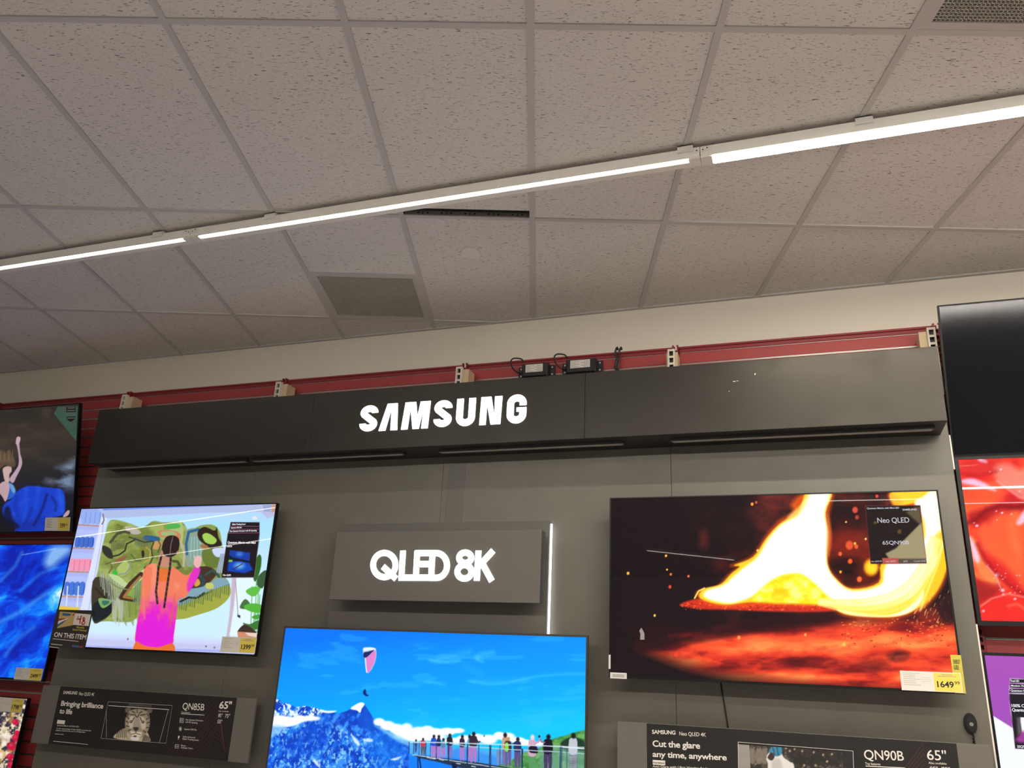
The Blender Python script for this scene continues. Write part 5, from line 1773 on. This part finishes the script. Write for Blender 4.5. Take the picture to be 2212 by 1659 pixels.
# ------------------------------------------------------------------ lit sign above the mountain screen
t = thing('lit_sign', (-1.8, 3.93, .2 + EYE), 'lit sign of six white characters on a grey plate above the mountain screen', 'sign')
bx0, bx1, bz0, bz1 = -2.411, -1.191, -.10 + EYE, .745 + EYE
MB().bevel_box(bx0, bx1, 3.925, 3.945, bz0, bz1, .0015).build('backing_plate', M_strip, t)
sx0, sx1, sz0, sz1 = -2.340, -1.194, .328 + EYE, .680 + EYE
MB().bevel_box(sx0, sx1, 3.80, 3.815, sz0, sz1, .0015).build('face_panel', M_strip, t)
MB().box(sx0 + .004, sx1 - .0, 3.815, 3.872, sz0 + .004, sz1 - .004).build('sign_box', M_black, t)
MB().box(sx0 + .05, sx1 - .05, 3.872, 3.925, sz0 + .05, sz1 - .05).build('spacer', M_black, t)
h = MB()
h.box(bx1 - .014, bx1 + .007, 3.950, 3.958, bz0, bz1 - .012)
h.box(bx0 + .02, bx1 - .02, 3.954, 3.958, bz1 - .03, bz1 - .022)
h.build('halo_strip', M_halo, t)
MB().box(bx0 + .1, bx1 - .1, 3.945, YP, bz0 + .05, bz1 - .1).build('standoff', M_black, t)
YQ = 3.795


def qp(x, y):
    P_ = at(*cQ(x, y), YQ)
    return (P_.x, P_.z)


def qa(cx, cy, rx, ry, a0, a1, n=28):
    return [qp(cx + rx * math.cos(math.radians(a0 + (a1 - a0) * i / n)), cy - ry * math.sin(math.radians(a0 + (a1 - a0) * i / n))) for i in range(n + 1)]


SW = .031
letters = {
    'Q': [(qa(572, 452, 99, 107, 0, 360, 40)[:-1], 1), ([qp(560, 466), qp(676, 574)], 0)],
    'L': [([qp(738, 324), qp(722, 582)], 0), ([qp(700, 564), qp(832, 564)], 0)],
    'E': [([qp(864, 324), qp(850, 582)], 0), ([qp(846, 347), qp(985, 347)], 0), ([qp(846, 444), qp(980, 444)], 0), ([qp(836, 564), qp(965, 564)], 0)],
    'D': [([qp(1000, 324), qp(985, 584)], 0), ([qp(985, 347), qp(1030, 347)] + qa(1035, 456, 92, 109, 88, -88, 22) + [qp(1030, 565), qp(970, 565)], 0)],
    '8': [(qa(1288, 388, 54, 46, 0, 360, 28)[:-1], 1), (qa(1281, 512, 62, 60, 0, 360, 28)[:-1], 1)],
    'K': [([qp(1406, 324), qp(1390, 592)], 0), ([qp(1536, 324), qp(1410, 462)], 0), ([qp(1440, 440), qp(1524, 594)], 0)],
}
for ch_, parts in letters.items():
    m_ = MB()
    for path, cl in parts:
        ribbon(m_, path, SW, YQ, .0052, bool(cl))
    m_.build('letter', M_letter, t)


# ------------------------------------------------------------------ information boards
def tiger(p):
    f = c3
    p.c[:] = (24, 21, 20)
    S = p.smooth
    S(f, [(790, 655), (830, 600), (880, 570), (960, 560), (1080, 590), (1115, 640), (1115, 690), (950, 680)], (176, 166, 142), 1, 2, noise=.3, nsc=.25)
    for k in range(6):
        p.line(f, [(830 + k * 14, 590 - k * 3), (815 + k * 18, 650)], 7, (40, 36, 32), .8)
        p.line(f, [(1070 + k * 9, 620 + k * 6), (1055 + k * 12, 685)], 7, (36, 34, 30), .8)
    S(f, [(900, 385), (940, 378), (945, 410), (920, 425), (895, 412)], (98, 88, 76))
    S(f, [(1095, 395), (1140, 392), (1138, 420), (1112, 430), (1092, 418)], (98, 88, 76))
    S(f, [(925, 420), (960, 396), (1020, 388), (1075, 400), (1110, 430), (1122, 500), (1110, 580), (1060, 640), (1000, 655), (945, 630), (900, 580), (895, 490)], (142, 132, 114), 1, 2)
    S(f, [(935, 470), (970, 455), (985, 500), (965, 560), (930, 560)], (196, 188, 170), .8, 4)
    S(f, [(1035, 460), (1075, 480), (1085, 560), (1050, 575), (1030, 510)], (196, 188, 170), .8, 4)
    S(f, [(990, 420), (1010, 415), (1030, 500), (1025, 570), (990, 595), (965, 560), (975, 490)], (150, 142, 130), .9, 3)
    S(f, [(945, 590), (990, 600), (1045, 600), (1040, 640), (1000, 652), (955, 635)], (206, 198, 182), .95, 3)
    p.spot(f, 948, 505, 16, 15, (26, 24, 24))
    p.spot(f, 1058, 508, 16, 15, (26, 24, 24))
    p.spot(f, 946, 503, 6, 6, (180, 176, 160))
    p.spot(f, 1056, 506, 6, 6, (180, 176, 160))
    S(f, [(970, 558), (1018, 560), (1012, 582), (992, 592), (975, 580)], (60, 54, 52))
    p.line(f, [(993, 590), (992, 612)], 5, (40, 36, 34))
    p.line(f, [(950, 622), (992, 612), (1035, 626)], 5, (48, 44, 40))
    for a in ([(960, 410), (985, 425)], [(1005, 398), (1005, 425)], [(1050, 412), (1025, 428)], [(940, 440), (975, 445)], [(1080, 440), (1035, 447)], [(985, 440), (1000, 465)], [(1020, 440), (1008, 465)], [(908, 460), (930, 480)], [(902, 500), (925, 515)], [(905, 545), (930, 550)], [(920, 590), (945, 580)], [(1112, 470), (1090, 485)], [(1118, 510), (1095, 520)], [(1112, 560), (1090, 560)], [(1085, 605), (1065, 590)], [(930, 430), (915, 455)], [(1095, 430), (1108, 455)], [(975, 470), (965, 495)], [(1035, 470), (1045, 495)]):
        p.line(f, a, 8, (30, 27, 25), .9)
    S(f, [(945, 650), (985, 645), (1025, 655), (1010, 678), (960, 676)], (226, 220, 206), 1, 2)
    p.spot(f, 985, 640, 20, 8, (40, 34, 34))
    for k in range(16):
        x = 925 + k * 13
        p.line(f, [(x + 12, 338), (x - 8 + k * 1.2, 378)], 3, (150, 142, 124), .7)
    p.line(f, [(930, 352), (1135, 362)], 3, (140, 132, 116), .7)


def player(p):
    f = cR
    p.c[:] = (44, 40, 36)
    n = fbm(p.u * .12, p.v * .10, 4, 4)
    p.mix(np.clip((n - .5) * 5, 0, .8), (96, 88, 78))
    p.mix(np.clip((fbm(p.u * .25, p.v * .2, 3, 14) - .66) * 8, 0, .8), (170, 160, 146))
    p.poly(f, [(930, 300), (1260, 340), (1260, 420), (1000, 430)], (30, 27, 25), .7, 12)
    for x, y in ((965, 330), (1010, 335), (1050, 345), (1110, 352), (1160, 365), (1205, 362), (1180, 400), (1060, 420), (985, 345), (1120, 420)):
        p.spot(f, x, y, 7, 8, (176, 150, 124), .9)
    for x in (785, 820, 850):
        p.smooth(f, [(x - 14, 400), (x - 12, 340), (x + 5, 320), (x + 18, 345), (x + 16, 410)], (128, 120, 108), .9, 3)
        p.spot(f, x + 2, 325, 9, 10, (90, 70, 56))
    p.smooth(f, [(870, 440), (862, 385), (880, 350), (930, 345), (955, 380), (985, 402), (1010, 440), (1010, 700), (850, 700)], (224, 222, 220), 1, 2)
    p.smooth(f, [(890, 400), (930, 385), (945, 440), (900, 450)], (190, 186, 186), .8, 6)
    p.smooth(f, [(875, 352), (888, 325), (915, 312), (936, 318), (945, 345), (935, 368), (905, 372)], (58, 132, 168), 1, 1.5)
    p.line(f, [(895, 318), (905, 365)], 4, (30, 40, 50))
    p.line(f, [(915, 313), (925, 366)], 4, (30, 40, 50))
    p.smooth(f, [(868, 380), (888, 352), (905, 375), (890, 395)], (60, 44, 36))


def info_board(x0, z1, x1, gx0, gx1, fr, label, kind):
    H = .311
    z0 = z1 - H
    t = thing('info_board', ((x0 + x1) / 2, YB, z0), label, 'information board', 'information boards under the televisions')
    MB().bevel_box(x0, x1, YB, YB + .016, z0, z1, .0012).build('board', M_board, t)
    MB().box(x0 + .15, x1 - .15, YB + .016, YP, z0 + .06, z1 - .06).build('standoff', M_black, t)
    g = MB().box(gx0, gx1, YB - .0012, YB, z0 + .0015, z1 - .0015).build('graphic', mat('graphic_black', (.017, .0152, .0148), .5, .05, spec=.3), t)
    Yg = YB - .0016
    return t, g, Yg, z0, z1


t, g, Yg, z0, z1 = info_board(-4.253, -.178 + EYE, -2.770, -4.118, -2.891, c3, 'information board with a tiger picture below the weaver screen', 'tiger')
k = MB()
F = c3
lines((('SAMSUNG', (323, 250), (452, 256), 28, 1), ('Neo QLED 4K', (468, 262), (610, 270), 30, 0), ('Bringing brilliance', (303, 358), (690, 385), 46, 1), ('to life', (288, 428), (405, 438), 46, 1),
                          ('QN85B', (1418, 392), (1618, 404), 62, 0), ('Top features', (1408, 424), (1490, 428), 12, 0), ('65"', (1756, 384), (1868, 388), 66, 1), ('Also available:', (1752, 413), (1846, 418), 11, 0), ('85"', (1748, 464), (1786, 467), 34, 0), ('75"', (1810, 468), (1855, 471), 34, 0), ('55"', (1740, 520), (1783, 524), 34, 0),
                          ('Neo Quantum Processor', (1450, 494), (1612, 503), 14, 0), ('with 4K Upscaling', (1448, 514), (1560, 524), 14, 0), ('Quantum HDR 24x', (1436, 580), (1550, 588), 15, 0), ('Dolby Atmos and', (1424, 650), (1536, 658), 15, 0), ('Object Tracking Sound', (1420, 670), (1568, 683), 15, 0), ('Motion', (1408, 730), (1452, 735), 14, 0), ('Xcelerator Turbo+', (1404, 750), (1518, 760), 15, 0),
                          ('Quantum Matrix with Mini LEDs', (266, 545), (470, 558), 13, 0), ('A new technology of Neo QLED controls the', (262, 572), (580, 594), 12, 0), ('millions of points of color and brightness', (256, 590), (526, 608), 12, 0), ('ultimate detail', (248, 622), (328, 628), 11, 0)), F, Yg, M_wink, g, 'lettering')


def gline(mb, fr, pts, w_, Y):
    ribbon(mb, [(at(*fr(*v), Y).x, at(*fr(*v), Y).z) for v in pts], w_, Y, .0004)


gline(k, F, [(234, 685), (552, 715)], .0022, Yg)
gline(k, F, [(1408, 432), (1622, 446)], .0028, Yg)
gline(k, F, [(742, 358), (1298, 395)], .0030, Yg)
for q in ([(672, 660), (738, 322), (1328, 358), (1270, 704), (672, 660)], [(722, 650), (722, 400)], [(1290, 400), (1210, 695)]):
    gline(k, F, q, .0012, Yg)
gline(k, F, [(270, 506), (340, 513)], .020, Yg)
for q in ([(1400, 474), (1432, 477), (1428, 516), (1396, 512), (1400, 474)], [(1408, 486), (1422, 487), (1420, 502), (1406, 501), (1408, 486)], [(1356, 716), (1388, 718), (1384, 750), (1352, 746), (1356, 716)], [(1356, 732), (1386, 734)]):
    gline(k, F, q, .0022, Yg)
for a in range(8):
    gline(k, F, [(1402 + 10 * math.cos(a * .785), 572 + 14 * math.sin(a * .785)), (1402 + 15 * math.cos(a * .785), 572 + 22 * math.sin(a * .785))], .0022, Yg)
gline(k, F, [(1402, 562), (1402, 582)], .008, Yg)
gline(k, F, [(1388, 636), (1386, 656)], .009, Yg)
gline(k, F, [(1385, 656), (1383, 672)], .0025, Yg)
k.build('white_linework', M_wink, g)
k = MB()
for i in range(9):
    o_ = i * 34
    gline(k, F, [(1215 + o_ * 1.02, 808 + i * 3), (1560 + o_ * .30, 500 + o_ * .95), (1722 + (i - 8) * 2, 278 + o_ * 1.35), (1760 + o_ * .1, 400 + o_ * 1.1), (1838 - (8 - i) * 1, 864)], .0010, YB - .0015)
k.build('line_pattern', mat('dull_red_print', (.13, .035, .035), .5, .05), g)['label'] = 'fine dull red line pattern'
# picture of the tiger
A, B = at(*F(745, 400), YB), at(*F(1282, 695), YB)
a0, a1 = at(*F(700, 520), YB).x, at(*F(1285, 560), YB).x
pz0, pz1 = at(*F(1000, 684), YB).z, at(*F(1000, 342), YB).z
p = Picture((a0 + .02, YB - .0014, pz0), EX, EZ, a1 - a0 - .02, pz1 - pz0, (.003, .0022))
tiger(p)
p.c = np.clip((p.c - 22) * 1.25 + 22, 0, 250)
p.build('picture', print_mat('tiger_print'), g)

t, g, Yg, z0, z1 = info_board(-.837, -.1735 + EYE, .651, -.703, .529, cR, 'information board with a ball player picture below the fire screen', 'player')
k = MB()
F = cR
lines((('SAMSUNG', (263, 254), (386, 259), 20, 1), ('Neo QLED 4K', (406, 263), (546, 270), 20, 0), ('Cut the glare', (266, 321), (515, 333), 32, 1), ('any time, anywhere', (266, 375), (655, 394), 30, 1), ('Anti-Glare with Ultra Viewing Angle', (266, 431), (560, 442), 12, 0),
                          ('QN90B', (1376, 388), (1584, 396), 50, 0), ('Top features', (1380, 416), (1460, 420), 12, 0), ('65"', (1706, 390), (1808, 396), 52, 0), ('Also available:', (1712, 412), (1808, 417), 11, 0), ('85"', (1720, 448), (1762, 450), 22, 0), ('75"', (1782, 451), (1826, 453), 22, 0)), F, Yg, M_wink, g, 'lettering')
gline(k, F, [(1382, 424), (1590, 434)], .0028, Yg)
gline(k, F, [(267, 404), (332, 408)], .019, Yg)
for q in ([(714, 298), (1316, 345)], [(714, 298), (716, 560)], [(1316, 345), (1326, 600)]):
    gline(k, F, q, .0015, Yg)
k.build('white_linework', M_wink, g)
k = MB()
wr(k, 'Key feature', F, (271, 409), (328, 412), 8, Yg - .0006, True)
k.build('badge_lettering', M_ink, g)
k = MB()
for i in range(7):
    o_ = i * 24
    gline(k, F, [(1590 - i * 12, 434 + o_ * 1.5), (1690 + (i - 3) * 2, 305 + o_ * 1.1), (1745 + i, 420 + o_ * .9), (1790, 560)], .0010, YB - .0015)
k.build('line_pattern', MATS['dull_red_print'], g)['label'] = 'fine dull red line pattern'
a0, a1 = at(*F(776, 380), YB).x, at(*F(1262, 400), YB).x
pz1 = at(*F(1000, 330), YB).z
p = Picture((a0, YB - .0014, pz1 - .22), EX, EZ, a1 - a0, .22, (.003, .0022))
player(p)
p.build('picture', print_mat('player_print'), g)
MB().box(at(*F(716, 400), YB).x, a0, YB - .0014, YB, pz1 - .22, pz1).build('picture_border', M_inkg, g)
MB().box(a1, at(*F(1318, 420), YB).x, YB - .0014, YB, pz1 - .22, pz1).build('picture_border', M_ink, g)

# ------------------------------------------------------------------ security puck and cable on the grey panel
P_ = at(2096, 1563, YP)
t = thing('security_puck', (P_.x, YP - .02, P_.z - .1), 'black oval security puck with a coiled cable above the player board', 'security sensor')
m_ = MB()
for r_, y in ((.030, -.002), (.028, -.012), (.022, -.018)):
    m_.disc((P_.x, YP + y, P_.z), Vector((r_ * .82, 0, 0)), Vector((0, 0, r_ * 1.35)), Vector((0, -y if y > -.003 else .012, 0)), 30)
m_.build('body', M_black, t)
MB().disc((P_.x + .001, YP - .0195, P_.z - .002), Vector((.0075, 0, 0)), Vector((0, 0, .0075)), Vector((0, .002, 0)), 20).build('button', M_alu, t)
path = [Vector((P_.x + .004 + .003 * math.sin(i * 1.9), YP - .009 + .003 * math.cos(i * 1.9), P_.z - .036 - i * .0035)) for i in range(26)]
MB().tube(path, .003).build('coiled_cable', M_black, t, smooth=True)
q = [at(u, v, YP - .004) for u, v in ((1556, 1470), (1561, 1500), (1566, 1530), (1573, 1572), (1575, 1620))]
tag(MB().tube(q, .0032).build('cable', M_black, smooth=True), 'thin black cable hanging from the fire screen to the player board', 'cable')
